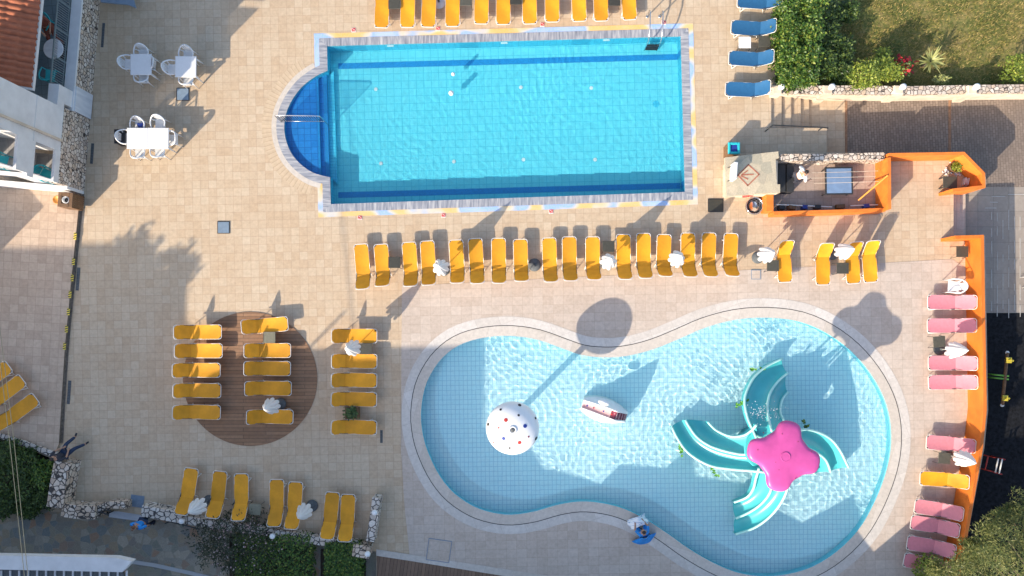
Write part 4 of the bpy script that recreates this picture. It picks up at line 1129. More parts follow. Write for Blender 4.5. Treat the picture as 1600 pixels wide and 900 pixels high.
# garden wall with pillars and globe lamps
gw = wall_run('garden_wall', [(1204, 139), (1300, 140), (1420, 141), (1530, 139), (1640, 138)], .30, .26, 'cream', 'long cream wall with rubble stone top between garden and lower path', 'wall', -.62, 'wall_body', .16, 'stone')
def globe(x, y, z, lab, group, r=.125):
    p = W(x, y, z + .16)
    t = thing('globe_lamp', lab, 'lamp', (p.x, p.y, z), 0, group)
    link('lamp_base', MB().lathe([(.075, 0), (.075, .025), (.045, .05)], n=14), 'alu', t, True)
    link('globe', MB().lathe([(r * math.sin(.35 + k * (math.pi - .35) / 10), .04 + r - r * math.cos(.35 + k * (math.pi - .35) / 10)) for k in range(11)], n=20), 'glasswhite', t, True)
for x, lab in ((1221, 'white globe lamp on the garden wall, at its left end by the hedge'), (1300, 'white globe lamp on the garden wall, second from the left'), (1411, 'white globe lamp on the garden wall below the red plant'), (1526, 'white globe lamp on the garden wall, rightmost')):
    p = W(x - 6, 140, .42)
    link('pillar', MB().rbox((p.x, p.y, -.10), (.34, .34, 1.04), 0, .02), 'cream', gw, False, True)
    globe(x, 135.5, .42, lab, 'globe lamps on the garden wall')
# orange walls
wall_run('terrace_wall', [(1389, 241.5), (1450, 240.5), (1506, 239.5), (1537, 271), (1537.5, 291.5), (1489, 297)], .92, .11, 'orange_wall', 'orange wall with a slanted corner around the small terrace right of the bar', 'wall')
ew = wall_run('bench_wall', [(1493, 370.5), (1535, 369.5), (1537, 500), (1539.5, 640), (1533.5, 700), (1516, 800), (1497, 905), (1488, 960)], .95, .12, 'orange', 'long orange wall behind the pink sunbeds', 'wall')
wall_run('bar_wall', [(1389.5, 246), (1390, 326.5)], .95, .12, 'orange_wall', 'orange wall closing the right side of the bar', 'wall')
wall_run('bar_wall', [(1209, 333), (1300, 330.5), (1384, 327.5)], .62, .13, 'orange_wall', 'low orange wall along the lower side of the bar', 'wall', 0)
wall_run('bar_wall', [(1203, 304), (1203, 330)], .62, .27, 'orange_wall', 'short orange wall beside the coiled hose', 'wall', 0)
wall_run('stone_wall', [(1219, 246), (1300, 245.5), (1382, 243.5)], .75, .26, 'stone', 'pale rubble stone wall along the upper side of the bar', 'wall')
mb = MB(); mb.sheet([ccw(P2([(1206, 252), (1380, 252), (1378, 336), (1206, 336)]))], .010); struct('bar_floor', mb, 'barfloor')
mb = MB(); mb.sheet([ccw(P2([(1392, 242), (1500, 244), (1532, 274), (1532, 292), (1484, 298), (1484, 400), (1392, 330)]))], .0055); struct('small_terrace', mb, 'deck')
# stone block with slab, chimney plate, painted mark
t = thing('stone_counter', 'stone topped block beside the bar with a red brown diamond mark', 'stone counter', W(1175, 275))
a = W(1146, 250, .85); b = W(1211, 302, .85)
link('block', MB().box(((a.x + b.x) / 2, (a.y + b.y) / 2, .39), (b.x - a.x + .26, a.y - b.y, .78)), 'cream', t, False, True)
sl = link('slab', MB().prism(P2([(1133, 246), (1216, 236.5), (1217, 247), (1212, 248), (1214, 288), (1219, 288), (1219, 301), (1180, 303), (1135, 307)], .93), .785, .93), 'stone_slab', t, False, True)
m = MB()
def stroke(mb, p, q, w, z): 
    a, b = W(*p, z), W(*q, z); d = b - a; c = (a + b) / 2
    mb.box((c.x, c.y, z + .004), (d.length + w * .6, w, .006), math.atan2(d.y, d.x))
for p, q in (((1153, 274), (1169.5, 257.5)), ((1169.5, 257.5), (1186, 272.5)), ((1186, 272.5), (1168.5, 290)), ((1168.5, 290), (1153, 274)), ((1158.5, 273.5), (1177, 272.5)), ((1158, 275), (1168.5, 280)), ((1160, 272.5), (1168, 266.5))): stroke(m, p, q, .045, .932)
link('painted_mark', m, plain('red brown paint', (.36, .13, .08), .7, .2, 9), sl, False, True)
p = W(1144, 270, 1.0); link('chimney_plate', MB().rbox((p.x, p.y, 1.19), (.13, .62, .52), R(-4), .02), 'render', t, False, True)
for dy in (-.25, .25): link('bracket', MB().tube([(p.x, p.y + dy, 1.0), (p.x - .16, p.y + dy - .06, .95)], .012, 5), 'dark', t, False, True)
# lower left stone walls
wall_run('stone_wall', [(97, 722), (90, 760), (85, 793)], .72, .62, 'stone_warm', 'thick rubble stone wall end beside the hedge, person sitting by it', 'wall', -.32)
wall_run('stone_wall', [(96, 797), (120, 800.5), (148, 801)], .70, .50, 'stone_warm', 'short rubble stone wall turning right from the thick end', 'wall', -.32)
wall_run('stone_wall', [(150, 797), (170, 789), (196, 790)], .50, .26, 'stone_warm', 'low rubble stone wall left of the blue mat', 'wall', -.32)
wall_run('stone_wall', [(221, 798), (250, 803.5), (283, 809)], .62, .42, 'stone_pale', 'pale rubble stone wall with dark joints right of the blue mat', 'wall', -.32)
wall_run('stone_wall', [(285, 812), (350, 822), (425, 833), (500, 846), (560, 853)], .45, .30, 'stone_pale', 'low pale stone wall behind the oleander and clipped hedges', 'wall', -.32)
wall_run('stone_wall', [(588, 778), (583, 815), (578, 846)], .62, .30, 'stone_pale', 'short stone wall with a globe lamp right of the last sunbeds', 'wall', -.02)
wall_run('stone_wall', [(551, 860), (577, 864)], .66, .45, 'stone_warm', 'stone corner pillar with globe lamp by the wooden walkway', 'wall', -.32)
wall_run('garden_kerb', [(-60, 664), (0, 681), (40, 694), (92, 713)], .22, .20, 'stone_pale', 'curved low stone kerb above the left hedge', 'kerb', -.02)
for x, y, z, lab in ((283.5, 814.5, .46, 'white globe lamp on the low stone wall by the oleander'), (425.5, 838, .46, 'white globe lamp between oleander and clipped hedge'), (585, 801, .63, 'white globe lamp on the short stone wall'), (574, 866, .67, 'white globe lamp on the stone corner pillar')):
    globe(x, y, z, lab, 'globe lamps on the lower stone walls', .11)
mb = MB(); q = P2([(172, 797), (196, 799), (226, 804), (224, 815), (170, 808)], -.1); mb.prism(ccw(q), -.3, -.10); struct('entry_step', mb, 'marble')
# black handrails
def handrail(pts, lab, mat='dark'):
    P = [W(*p) for p in pts]
    t = thing('handrail', lab, 'handrail', (P[0].x, P[0].y, P[0].z - .8), 0, 'dark handrails')
    link('rail', MB().tube(P, .026, 6), mat, t, True, True)
    for p in (P[1], P[-2]):
        link('post', MB().tube([p, (p.x, p.y, p.z - .85)], .022, 6), mat, t, True, True)
handrail([(1199, 201, .85), (1208, 195.5, .85), (1250, 197.5, .6), (1286, 199, .40), (1294, 200, .4)], 'black handrail beside the steps below the garden wall')
handrail([(152, 795, .5), (157, 793, .55), (166, 797, .55), (174, 798, .5)], 'short black handrail left of the stone entry step')
handrail([(154, 801, .5), (159, 800, .52), (166, 803.5, .5), (170, 805, .45)], 'lower black handrail left of the stone entry step')
handrail([(258, 818, .5), (265, 815, .55), (290, 821, .55), (312, 827, .5)], 'black handrail below the globe lamp on the low wall')
# ------------------------------------------------------------------ building at the left
C0 = W(131, 303, 0); UU = (W(157, 0, 0) - C0).normalized(); EE = Vector((UU.y, -UU.x, 0))
RZB = math.atan2(EE.y, EE.x)
def BP(s, d, z): p = C0 + UU * s - EE * d; p.z = z; return p
def bbox(mb, s0, s1, d0, d1, z0, z1):
    mb.box(BP((s0 + s1) / 2, (d0 + d1) / 2, (z0 + z1) / 2), (d1 - d0, s1 - s0, z1 - z0), RZB); return mb
bl = thing('hotel_building', 'white hotel building with stone base, balconies and red tiled roof at the upper left', 'building', BP(0, 0, 0))
def bpart(name, mat, *boxes, parent=None, smooth=False):
    m = MB()
    for b in boxes: bbox(m, *b)
    return link(name, m, mat, parent or bl, smooth, True)
bpart('stone_base', 'stone', (.10, 2.88, 0, .28, -.05, 1.60))
bpart('stone_base', 'stone', (2.88, 17, 0, .30, -.05, 1.08))
bpart('coping', 'render', (2.90, 17, -.02, .36, 1.083, 1.17))
bpart('south_wall', 'render', (-.02, .10, 0, 7, -.05, 1.05))
bpart('wall', 'render', (1.27, 2.86, .02, 3.0, 1.60, 9.2), (.37, 1.27, 1.32, 3.0, .2, 9.2), (.37, 1.268, .02, 1.318, 4.9, 9.2))
bpart('parapet', 'render', (.10, 1.265, .0, .10, 1.60, 1.88)); bpart('parapet', 'render', (.10, 1.265, .0, .11, 2.98, 3.86)); bpart('parapet', 'render', (-.0, .098, .0, 1.3, 2.98, 3.3))
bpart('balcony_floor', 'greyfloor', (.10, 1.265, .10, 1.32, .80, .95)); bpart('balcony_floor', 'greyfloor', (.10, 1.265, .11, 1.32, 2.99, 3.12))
for z in (.96, 3.13):
    m = MB()
    for k in range(13): bbox(m, .16, .19, .12 + k * .095, .18 + k * .095, z, z + (2.0 if z < 2 else 1.7))
    bbox(m, .15, .20, .10, 1.30, z + .02, z + .06); bbox(m, .15, .20, .10, 1.30, z + .84, z + .88)
    link('slat_screen', m, 'louver', bl, False, True)
bpart('downpipe', 'cream', (1.62, 1.70, -.06, .018, 1.62, 9))
bpart('string_course', 'louver', (1.27, 2.86, .005, .019, 3.06, 3.10))
# upper terrace with railing
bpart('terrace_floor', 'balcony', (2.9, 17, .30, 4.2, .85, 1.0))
bpart('side_parapet', 'render', (2.86, 3.02, .02, 3.2, 1.6, 2.0)); bpart('parapet_end', 'render', (3.02, 3.62, .02, .40, 1.17, 1.98))
m = MB(); bbox(m, 3.62, 17, .355, .395, 1.90, 1.95); bbox(m, 3.62, 17, .36, .39, 1.24, 1.27)
for k in range(9): bbox(m, 3.62 + k * 1.02, 3.67 + k * 1.02, .355, .395, 1.17, 1.9)
rl = link('railing', m, plain('grey green paint', (.15, .19, .20), .5, .1, 8, rnd=0), bl, False, True)
m = MB()
for k in range(95): bbox(m, 3.70 + k * .085, 3.715 + k * .085, .368, .383, 1.27, 1.9)
link('bars', m, plain('grey bar', (.20, .23, .25), .5, .1, 8, rnd=0), rl, False, True)
e1 = W(53, 138, 3.05); e2 = W(67, 0, 3.05); ed = (e2 - e1).normalized(); wd = Vector((-ed.y, ed.x, 0))
rows = []
for i in range(0, 66):
    a = i * .07; course = (a / .52) % 1; row = []
    for j in range(0, 330):
        b = j * .04; p = e1 + ed * b + wd * a
        ph = (b / .21) % 1
        z = 3.05 + a * .32 + .095 * abs(math.sin(math.pi * ph)) ** .7 + .05 * (1 - course)
        row.append((p.x, p.y, z))
    rows.append(row[::-1])
rfm = MB().grid(rows); rf = link('roof', rfm, 'terracotta', bl, True, True)
m = MB(); q = [e1 + wd * .05 - ed * .06, e1 + wd * 4.6 - ed * .06, e1 + wd * 4.6 + ed * 13, e1 + wd * .05 + ed * 13]
m.add([(p.x, p.y, 2.92 + (.32 * 4.6 if k in (1, 2) else 0)) for k, p in enumerate(q)] + [(p.x, p.y, 3.04 + (.32 * 4.6 if k in (1, 2) else 0)) for k, p in enumerate(q)], [(3, 2, 1, 0), (4, 5, 6, 7), (0, 1, 5, 4), (1, 2, 6, 5), (2, 3, 7, 6), (3, 0, 4, 7)])
link('soffit', m, 'render', rf, False, True)
bpart('terrace_wall', 'render', (3.4, 17, 1.9, 5, 1.0, 3.0))
bpart('terrace_door', 'dark', (4.2, 5.3, 1.885, 1.90, 1.02, 2.9))
# marble panel on the stone base
s0, s1 = 2.85, 3.75
mb = MB(); bbox(mb, 2.92, 3.86, -.06, -.004, .05, 1.10); o = link('marble_panel', mb, 'marble', bl, False, True)
# plate at the top edge
mb = MB(); q = P2([(157, -30), (200, -30), (212, 12), (200, 7), (157, 3)], .5); mb.prism(ccw(q), .42, .50)
solo('awning', mb, 'cover', 'dull blue striped awning edge cut by the top of the picture beside the stone wall', 'awning')
# balcony furniture
t = thing('round_table', 'round pale stone table on the blue grey terrace under the roof edge', 'table', W(83, 76, 1.7) - Vector((0, 0, .70)))
link('table_top', MB().lathe([(0, .66), (.36, .66), (.37, .69), (.35, .70), (0, .70)], n=28), 'marble', t)
link('leg', MB().lathe([(.2, 0), (.2, .03), (.04, .06), (.04, .66)], n=12), 'dark', t)
t['label'] = 'round pale table on the blue grey terrace under the red roof edge'
tc = make_chair('turquoise'); tc.location = W(77, 117, 1.5) - Vector((0, 0, .5)); tc.rotation_euler.z = R(170); tag(tc, 'turquoise chair below the round table on the upper terrace', None, 'turquoise balcony chairs')
dup(tc, W(71, 36, 1.5) - Vector((0, 0, .5)), R(-35), 'turquoise chair behind the seated person on the upper terrace', 'turquoise balcony chairs')
p = BP(.42, .62, .95); dup(tc, tuple(p), R(60), 'turquoise chair on the lower balcony with the striped light', 'turquoise balcony chairs')
p = BP(.40, .75, 3.12); dup(tc, tuple(p), R(70), 'turquoise chair on the upper balcony at the left picture edge', 'turquoise balcony chairs')

# ------------------------------------------------------------------ neighbouring buildings outside the frame that throw the long shade
def shade_building(name, prof, y_px, depth, lab, mat='render'):
    a = W(prof[0][0], y_px)
    t = thing(name, lab, 'building', (a.x, a.y, -2.2))
    poly = [(W(x, y_px).x, h) for x, h in prof]
    y0 = W(0, y_px).y; y1 = y0 - depth
    m = MB(); n = len(poly)
    full = [(poly[0][0], -2.2)] + poly + [(poly[-1][0], -2.2)]
    k = len(full)
    m.v = [(x, y0, z) for x, z in full] + [(x, y1, z) for x, z in full]
    m.f = [tuple(range(k)), tuple(range(2 * k - 1, k - 1, -1))] + [(i, k + i, k + (i + 1) % k, (i + 1) % k) for i in range(k)]
    link('wall', m, mat, t, False, True)
    for i in range(n - 1):
        (xa, za), (xb, zb) = poly[i], poly[i + 1]
        if abs(za - zb) < .3 and xb - xa > 1.6 and za > 2.5:
            z = min(za, zb)
            for q in range(int((xb - xa) // 2.4)):
                x = xa + 1.2 + q * 2.4
                w = link('window', MB().box((x, y0 + .02, z - 1.4), (1.0, .06, 1.2)), 'louver', t, False, True)
                link('pane', MB().box((x, y0 + .05, z - 1.4), (.86, .02, 1.06)), 'navy', w, False, True)
    return t
YB = 1012
def sp(pts): # shade edge points seen on the ground -> roof profile of the building that throws them
    return [(x - (YB - y) * SUN.x / SUN.y, (YB - y) / 40 / SUN.y * -SUN.z) for x, y in pts]
SH = [(250, 440), (292, 441), (268, 482), (292, 500), (307, 516), (312, 560), (328, 588), (348, 566), (372, 556), (402, 541), (440, 537), (480, 545), (690, 540), (744, 538), (734, 575), (728, 608), (722, 640), (735, 672), (752, 690), (800, 694), (838, 748), (876, 756), (927, 772), (958, 742), (1000, 744), (1030, 748), (1042, 716), (1072, 722), (1078, 760), (1160, 772), (1196, 808), (1205, 812), (1246, 834), (1326, 790), (1342, 830), (1366, 861), (1428, 809), (1486, 772), (1532, 722)]
pr = sp(SH)
for i in range(1, len(pr)):
    if pr[i][0] <= pr[i - 1][0]: pr[i] = (pr[i - 1][0] + 1.5, pr[i][1])
shade_building('added_shade_building', [(-1500, 10.8), (pr[0][0] - 90, 10.8), (pr[0][0] - 88, pr[0][1])] + pr + [(1640, 5.0), (1644, 4.0), (2100, 4.0)], 1012, 4.0, 'long building with stepped roofs added south of the pools to throw the shade')
t = thing('shadow_mast', 'thin unseen mast added to throw a pole shadow', 'shadow_mast', W(20, 1016) + Vector((0, 0, 7.6)))  # out of view, added so that a pole shadow falls on the deck
link('added_mast', MB().tube([(0, 0, 0), (0, 0, 1.45)], .05, 6), 'dark', t)
# bungalow whose corner shade lies on the terrace at the left
p = W(-60, 458, 0)
mb = MB(); q = [(p.x, p.y), (p.x - 3.5, p.y + 4.1), (p.x - 9, p.y + 1), (p.x - 6, p.y - 4)]
t = thing('bungalow', 'white bungalow left of the picture', 'building', (p.x, p.y, .12)); link('wall', MB().prism(ccw(q), .1, 2.32), 'render', t, False, True); link('roof', MB().prism(ccw([(a + (a - p.x + 4) * .0, b) for a, b in q]), 2.325, 2.42), 'terracotta', t, False, True)

# white edged pergola roof at the lower left
t = thing('pergola_roof', 'white edged roof with grey slats at the lower left corner', 'roof', W(0, 880, 2.7))
mb = MB().prism(ccw(P2([(-300, 866), (0, 868), (180, 871.5), (206, 877.5), (191, 894), (0, 890), (-300, 888)], 2.75)), 2.45, 2.75); link('edge_beam', mb, 'render', t, False, True)
mb = MB(); q = P2([(-300, 888.5), (0, 890.5), (191, 894.5), (230, 1010), (-300, 1010)], 2.62); mb.prism(ccw(q), 2.50, 2.60); link('roof_sheet', mb, 'base', t, False, True)
mb = MB()
for k in range(-4, 15):
    x = 3 + k * 14; a = W(x, 891.5, 2.63); b = W(x - 2, 1005, 2.63)
    mb.box(((a.x + b.x) / 2, (a.y + b.y) / 2, 2.625), (.06, (a - b).length, .04))
link('slats', mb, 'louver', t, False, True)
for x in (-60, 110, 215):
    a = W(x, 1000, 2.6); link('post', MB().tube([(a.x, a.y, -.3), (a.x, a.y, 2.5)], .06, 8), 'render', t, True, True)
mb = MB()
a = [W(x, y, -.27) for x, y in ((206, 881), (240, 886), (300, 899), (350, 912))]
mb.grid([[Vector((p.x, p.y, -.27)) for p in a], [Vector((p.x + .03, p.y + .14, -.27)) for p in a]]); mb.grid([[Vector((p.x + .03, p.y + .14, -.27)) for p in a], [Vector((p.x + .03, p.y + .14, -.31)) for p in a]])
struct('path_kerb', mb, 'louver')

# ------------------------------------------------------------------ things by the bar and terrace
p = W(1228.5, 278, .35)
t = thing('bar_counter', 'low black counter with two panels beside the stone slab', 'counter', (p.x, p.y, 0))
for dx in (-.17, .15): link('panel', MB().rbox((dx, 0, .20), (.28, 1.08, .36), 0, .01), 'dark', t)
link('plinth', MB().box((-.01, 0, .01), (.60, 1.12, .03)), 'black', t)
p = W(1311, 282.5, .45)
t = thing('blue_table', 'square table with blue top and dark frame behind the bar', 'table', (p.x, p.y, 0), R(1))
link('table_top', MB().rbox((0, 0, .44), (.96, .96, .03), 0, .01), 'tablemat', t)
m = MB()
for sx, sy, a, b in ((1, 0, .05, 1.06), (-1, 0, .05, 1.06), (0, 1, .96, .05), (0, -1, .96, .05)): m.box((sx * .505, sy * .505, .435), (a, b, .05))
link('frame', m, 'dark', t)
for sx in (-1, 1):
    for sy in (-1, 1): link('leg', MB().tube([(sx * .47, sy * .47, .42), (sx * .47, sy * .47, .012)], .025, 6), 'dark', t)
for i, (y, x0, x1) in enumerate(((270, 1268, 1372), (278.5, 1262, 1368), (286.5, 1272, 1374))):
    a, b = W(x0, y, .8), W(x1, y - 3, .8)
    solo('cord', MB().tube([a, a.lerp(b, .5) - Vector((0, 0, .03)), b], .007, 5), 'cream', f'thin pale cord stretched across the bar, {("upper", "middle", "lower")[i]} one', 'cord', 'pale cords across the bar')
a, b = W(1341, 313, .45), W(1387, 274, .98); solo('wooden_pole', MB().tube([a, b], .03, 6), 'orange_obj', 'slanting orange brown pole leaning on the right bar wall', 'pole')
a, b = W(1212, 319.5, .2), W(1300, 323.5, .2); solo('pipe', MB().tube([a, b], .028, 6), 'alu', 'long white pipe along the low bar wall', 'pipe')
a, b = W(1329, 321.5, .2), W(1372, 320, .2); solo('pipe', MB().tube([a, b], .026, 6), 'alu', 'short white pipe along the low bar wall', 'pipe')
rr = random.Random(3)
for i, x in enumerate((1220, 1236, 1256, 1276, 1312, 1352)):
    p = W(x, 325 - .02 * (x - 1220), .1); mb = MB().rbox((p.x, p.y, .012 + .12), (rr.uniform(.2, .34), .16, rr.uniform(.16, .24)), rr.uniform(-.2, .2), .02)
    solo('crate', mb, ('dark', 'crate', 'navy')[i % 3], f'{("dark", "brown", "navy")[i % 3]} crate by the low bar wall, {ORD[i]} from the left', 'crate', 'crates along the low bar wall')
# coiled hose
p = W(1178, 322, .1); t = thing('coiled_hose', 'dark hose coiled in rings on the deck beside the bar wall', 'hose', (p.x, p.y, 0)); m = MB()
pts = []
for k in range(150):
    a = k * .26; r = .20 + .09 * (k % 50) / 50 + .01 * math.sin(k * 1.7); pts.append((r * math.cos(a), r * math.sin(a), .02 + .10 * (k / 150)))
pts += [(.1, -.1, .12), (.0, .0, .13), (-.02, .16, .12)]
link('hose', m.tube(pts, .02, 6), 'rope', t, True); link('rim_tub', MB().lathe([(.315, 0), (.33, .18), (.345, .19), (.33, .205), (.30, .18), (.29, .02), (.0, .012)], n=28), 'steel', t, True)
# bins
p = W(1147, 231.5, .7); t = thing('litter_bin', 'square bin with turquoise rim above the stone counter', 'bin', (p.x, p.y, 0))
link('bin_body', MB().box((0, 0, .33), (.40, .42, .66)), 'crate', t)
m = MB()
for sx, sy, a, b in ((1, 0, .09, .44), (-1, 0, .09, .44), (0, 1, .27, .09), (0, -1, .27, .09)): m.rbox((sx * .18, sy * .18, .69), (a, b, .08), 0, .02)
link('rim', m, 'turquoise', t); link('liner', MB().box((0, 0, .672), (.26, .26, .01)), 'navy', t)
p = W(105, 313, .75); t = thing('litter_bin', 'brown wooden bin with dark opening at the building corner', 'bin', (p.x, p.y, .12), R(-5))
m = MB()
for k in range(7): 
    for sg in (-1, 1): m.box((-.24 + k * .08, sg * .26, .36), (.07, .03, .68)); m.box((sg * .26, -.24 + k * .08, .36), (.03, .07, .68))
link('bin_body', m, 'crate', t)
m = MB()
for sx, sy, a, b in ((1, 0, .14, .56), (-1, 0, .14, .56), (0, 1, .28, .14), (0, -1, .28, .14)): m.rbox((sx * .21, sy * .21, .73), (a, b, .05), 0, .01)
link('lid', m, 'crate', t); link('liner', MB().lathe([(.13, .60), (.135, .74), (.12, .75), (.11, .60)], n=16), 'cloth_white', t); link('ash_tray', MB().box((0, 0, .60), (.24, .24, .02)), 'black', t)
p = W(92, 313, .3); mb = MB().lathe([(.0, 0), (.14, 0), (.17, .30), (.15, .33), (.13, .30), (.0, .28)], (p.x, p.y, .12), 14); solo('bucket', mb, 'orange_obj', 'orange bucket left of the wooden bin by the building', 'bucket', smooth=True)
mb = MB().tube([W(1160, 307, .35), W(1168, 306, .42), W(1177, 304.5, .35)], .05, 8); solo('rescue_float', mb, 'red', 'red rescue float against the lower side of the stone counter', 'float')
# terrace pot and table
p = W(1494, 260, .3); t = thing('plant_pot', 'round pot with yellow green plant on the small orange walled terrace', 'plant', (p.x, p.y, 0))
link('pot', MB().lathe([(.17, 0), (.22, .28), (.24, .30), (.21, .30), (.19, .24), (0, .24)], n=18), 'crate', t, True); m = MB()
m.leaves([(random.gauss(0, .09), random.gauss(0, .09), .30 + random.random() * .14) for _ in range(220)], .10); link('foliage', m, 'lime_leaf', t)
m = MB(); rr = random.Random(6)
for k in range(130):
    x, y = 1497 + rr.gauss(0, 11), 264 + rr.gauss(0, 7)
    if y > 277 or y < 247 or x > 1522 - (260 - y) * .2: continue
    p = W(x, y); r = rr.uniform(.025, .06); m.lathe([(0, 0), (r, .005), (r * .9, r * .7), (0, r)], (p.x, p.y, .008), 7, rmod=lambda t_, z: 1 + .2 * math.sin(2 * t_ + x))
o = link('pebbles', m, 'marble', None, True); tag(o, 'white pebbles scattered round the terrace pot', 'pebbles', kind='stuff')
p = W(1485, 284.5, .35); t = thing('low_table', 'dark low table at the gap of the terrace wall', 'table', (p.x, p.y, 0), R(-1)); link('table_top', MB().rbox((0, 0, .33), (.54, .46, .03), 0, .008), 'tray', t)
for sx in (-1, 1):
    for sy in (-1, 1): link('leg', MB().box((sx * .23, sy * .19, .16), (.04, .04, .31)), 'dark', t)
p = W(1514, 284, .15); mb = MB()
for k in range(7): mb.rbox((p.x - .16 + k * .05, p.y + .04 * (k % 2), .09), (.035, .26, .17), .2 * (k % 3 - 1), .01)
solo('folded_chair', mb, 'plastic', 'small white folded chair in the shade of the terrace wall', 'chair')
# planter
p = W(549, 645, .35); t = thing('planter', 'dark square planter with green plant in the sunbed column', 'planter', (p.x, p.y, 0), R(2)); m = MB()
for sx, sy, a, b in ((1, 0, .05, .50), (-1, 0, .05, .50), (0, 1, .40, .05), (0, -1, .40, .05)): m.box((sx * .225, sy * .225, .18), (a, b, .36))
link('box', m, 'crate', t); link('soil', MB().box((0, 0, .30), (.40, .40, .02)), 'soil', t); m = MB(); m.leaves([(random.gauss(0, .10), random.gauss(0, .10), .33 + random.random() * .2) for _ in range(420)], .10); link('foliage', m, 'ivy', t)
# playground
zp = -.60
t = thing('seesaw', 'brown seesaw beam with yellow and lime handles on the black play floor', 'seesaw', (W(1570, 591, zp).x, W(1570, 591, zp).y, zp))
a, b = W(1574, 551, zp + .45), W(1566, 633, zp + .45); d = (b - a).normalized(); sd = Vector((-d.y, d.x, 0))
link('beam', MB().tube([a, b], .06, 8), 'crate', t, True, True)
for s in (.14, .86):
    c = a.lerp(b, s); m = MB().tube([c - sd * .05, c + sd * .26], .04, 7); m.tube([c, c + Vector((0, 0, .28))], .03, 6); m.rbox(c + Vector((0, 0, .08)) + sd * .04, (.22, .22, .05), 0, .02); link('handle', m, 'yellow_en', t, False, True)
for s in (.44, .50):
    c = a.lerp(b, s); m = MB().tube([c - sd * .40, c + sd * .14], .035, 7); m.tube([c - sd * .38, Vector((c.x, c.y, zp)) - sd * .38], .03, 6); link('spring_bar', m, 'lime', t, True, True)
for s in (0, 1):
    c = a.lerp(b, s); link('end_cap', MB().lathe([(0, -.03), (.07, -.02), (.07, .02), (0, .03)], tuple(c), 10), 'cloth_white', t, True, True)
t = thing('climbing_frame', 'small red climbing frame with pale rungs on the black play floor', 'climbing frame', W(1556, 727, zp))
z = zp + .5
A_, B_, C_, D_ = W(1544, 713, z), W(1570, 718, z + .3), W(1565, 741, z + .3), W(1539, 734, z)
for p, q in ((A_, B_), (D_, C_)):
    link('side_rail', MB().tube([(p.x, p.y, zp), p, q, (q.x, q.y, zp)], .028, 6), 'red', t, True, True)
for s, mt in ((.0, 'red'), (.62, 'alu'), (.85, 'alu')):
    link('rung', MB().tube([A_.lerp(B_, s), D_.lerp(C_, s)], .028, 6), mt, t, True, True)
dup(c0, (W(1604, 440, zp).x, W(1604, 440, zp).y, -.62), R(100), 'white plastic chair cut by the right edge on the grey lower path', 'white plastic chairs')
# overhead wires
for i, P in enumerate((((-8, 500), (15, 690), (25, 780), (37, 890), (44, 960)), ((-2, 500), (22, 690), (32, 787), (42.5, 890), (49, 960)))):
    solo('overhead_wire', MB().tube([W(x, y, 6.0) for x, y in P], .010, 5), 'olive', ('left', 'right')[i] + ' one of two overhead wires crossing the lower left corner', 'wire', 'overhead wires')

# ------------------------------------------------------------------ people
def skin(name, verts, edges, radii, mat, parent, sub=2, root=0):
    me = bpy.data.meshes.new(name); me.from_pydata([tuple(v) for v in verts], edges, [])
    o = bpy.data.objects.new(name, me); C.objects.link(o)
    md = o.modifiers.new('s', 'SKIN'); md.use_smooth_shade = True
    for k, v in enumerate(me.skin_vertices[0].data):
        r = radii[k]; v.radius = r if isinstance(r, tuple) else (r, r); v.use_root = (k == root)
    s = o.modifiers.new('d', 'SUBSURF'); s.levels = sub; s.render_levels = sub
    dg = bpy.context.evaluated_depsgraph_get(); dg.update()
    ev = o.evaluated_get(dg); m2 = bpy.data.meshes.new_from_object(ev, depsgraph=dg); m2.name = name
    bpy.data.objects.remove(o)
    m2.materials.clear(); m2.materials.append(M[mat]); m2.shade_smooth()
    o = bpy.data.objects.new(name, m2); C.objects.link(o); o.parent = parent
    return o
STAND = dict(pelvis=(0, 0, .95), spine=(0, 0, 1.15), chest=(0, 0, 1.34), neck=(0, 0, 1.49), head=(0, .015, 1.57), crown=(0, .01, 1.66),
             shL=(-.175, 0, 1.42), elL=(-.25, -.02, 1.15), wrL=(-.24, .12, .95), shR=(.175, 0, 1.42), elR=(.25, -.02, 1.15), wrR=(.24, .12, .95),
             hipL=(-.09, 0, .89), knL=(-.10, .03, .50), anL=(-.10, 0, .08), toL=(-.11, .15, .04), hipR=(.09, 0, .89), knR=(.10, .03, .50), anR=(.10, 0, .08), toR=(.11, .15, .04))
RAD = dict(pelvis=(.15, .11), spine=(.135, .10), chest=(.15, .105), neck=.052, head=.082, crown=.080, sh=.055, el=.040, wr=.027, hip=.085, kn=.056, an=.038, to=.032)
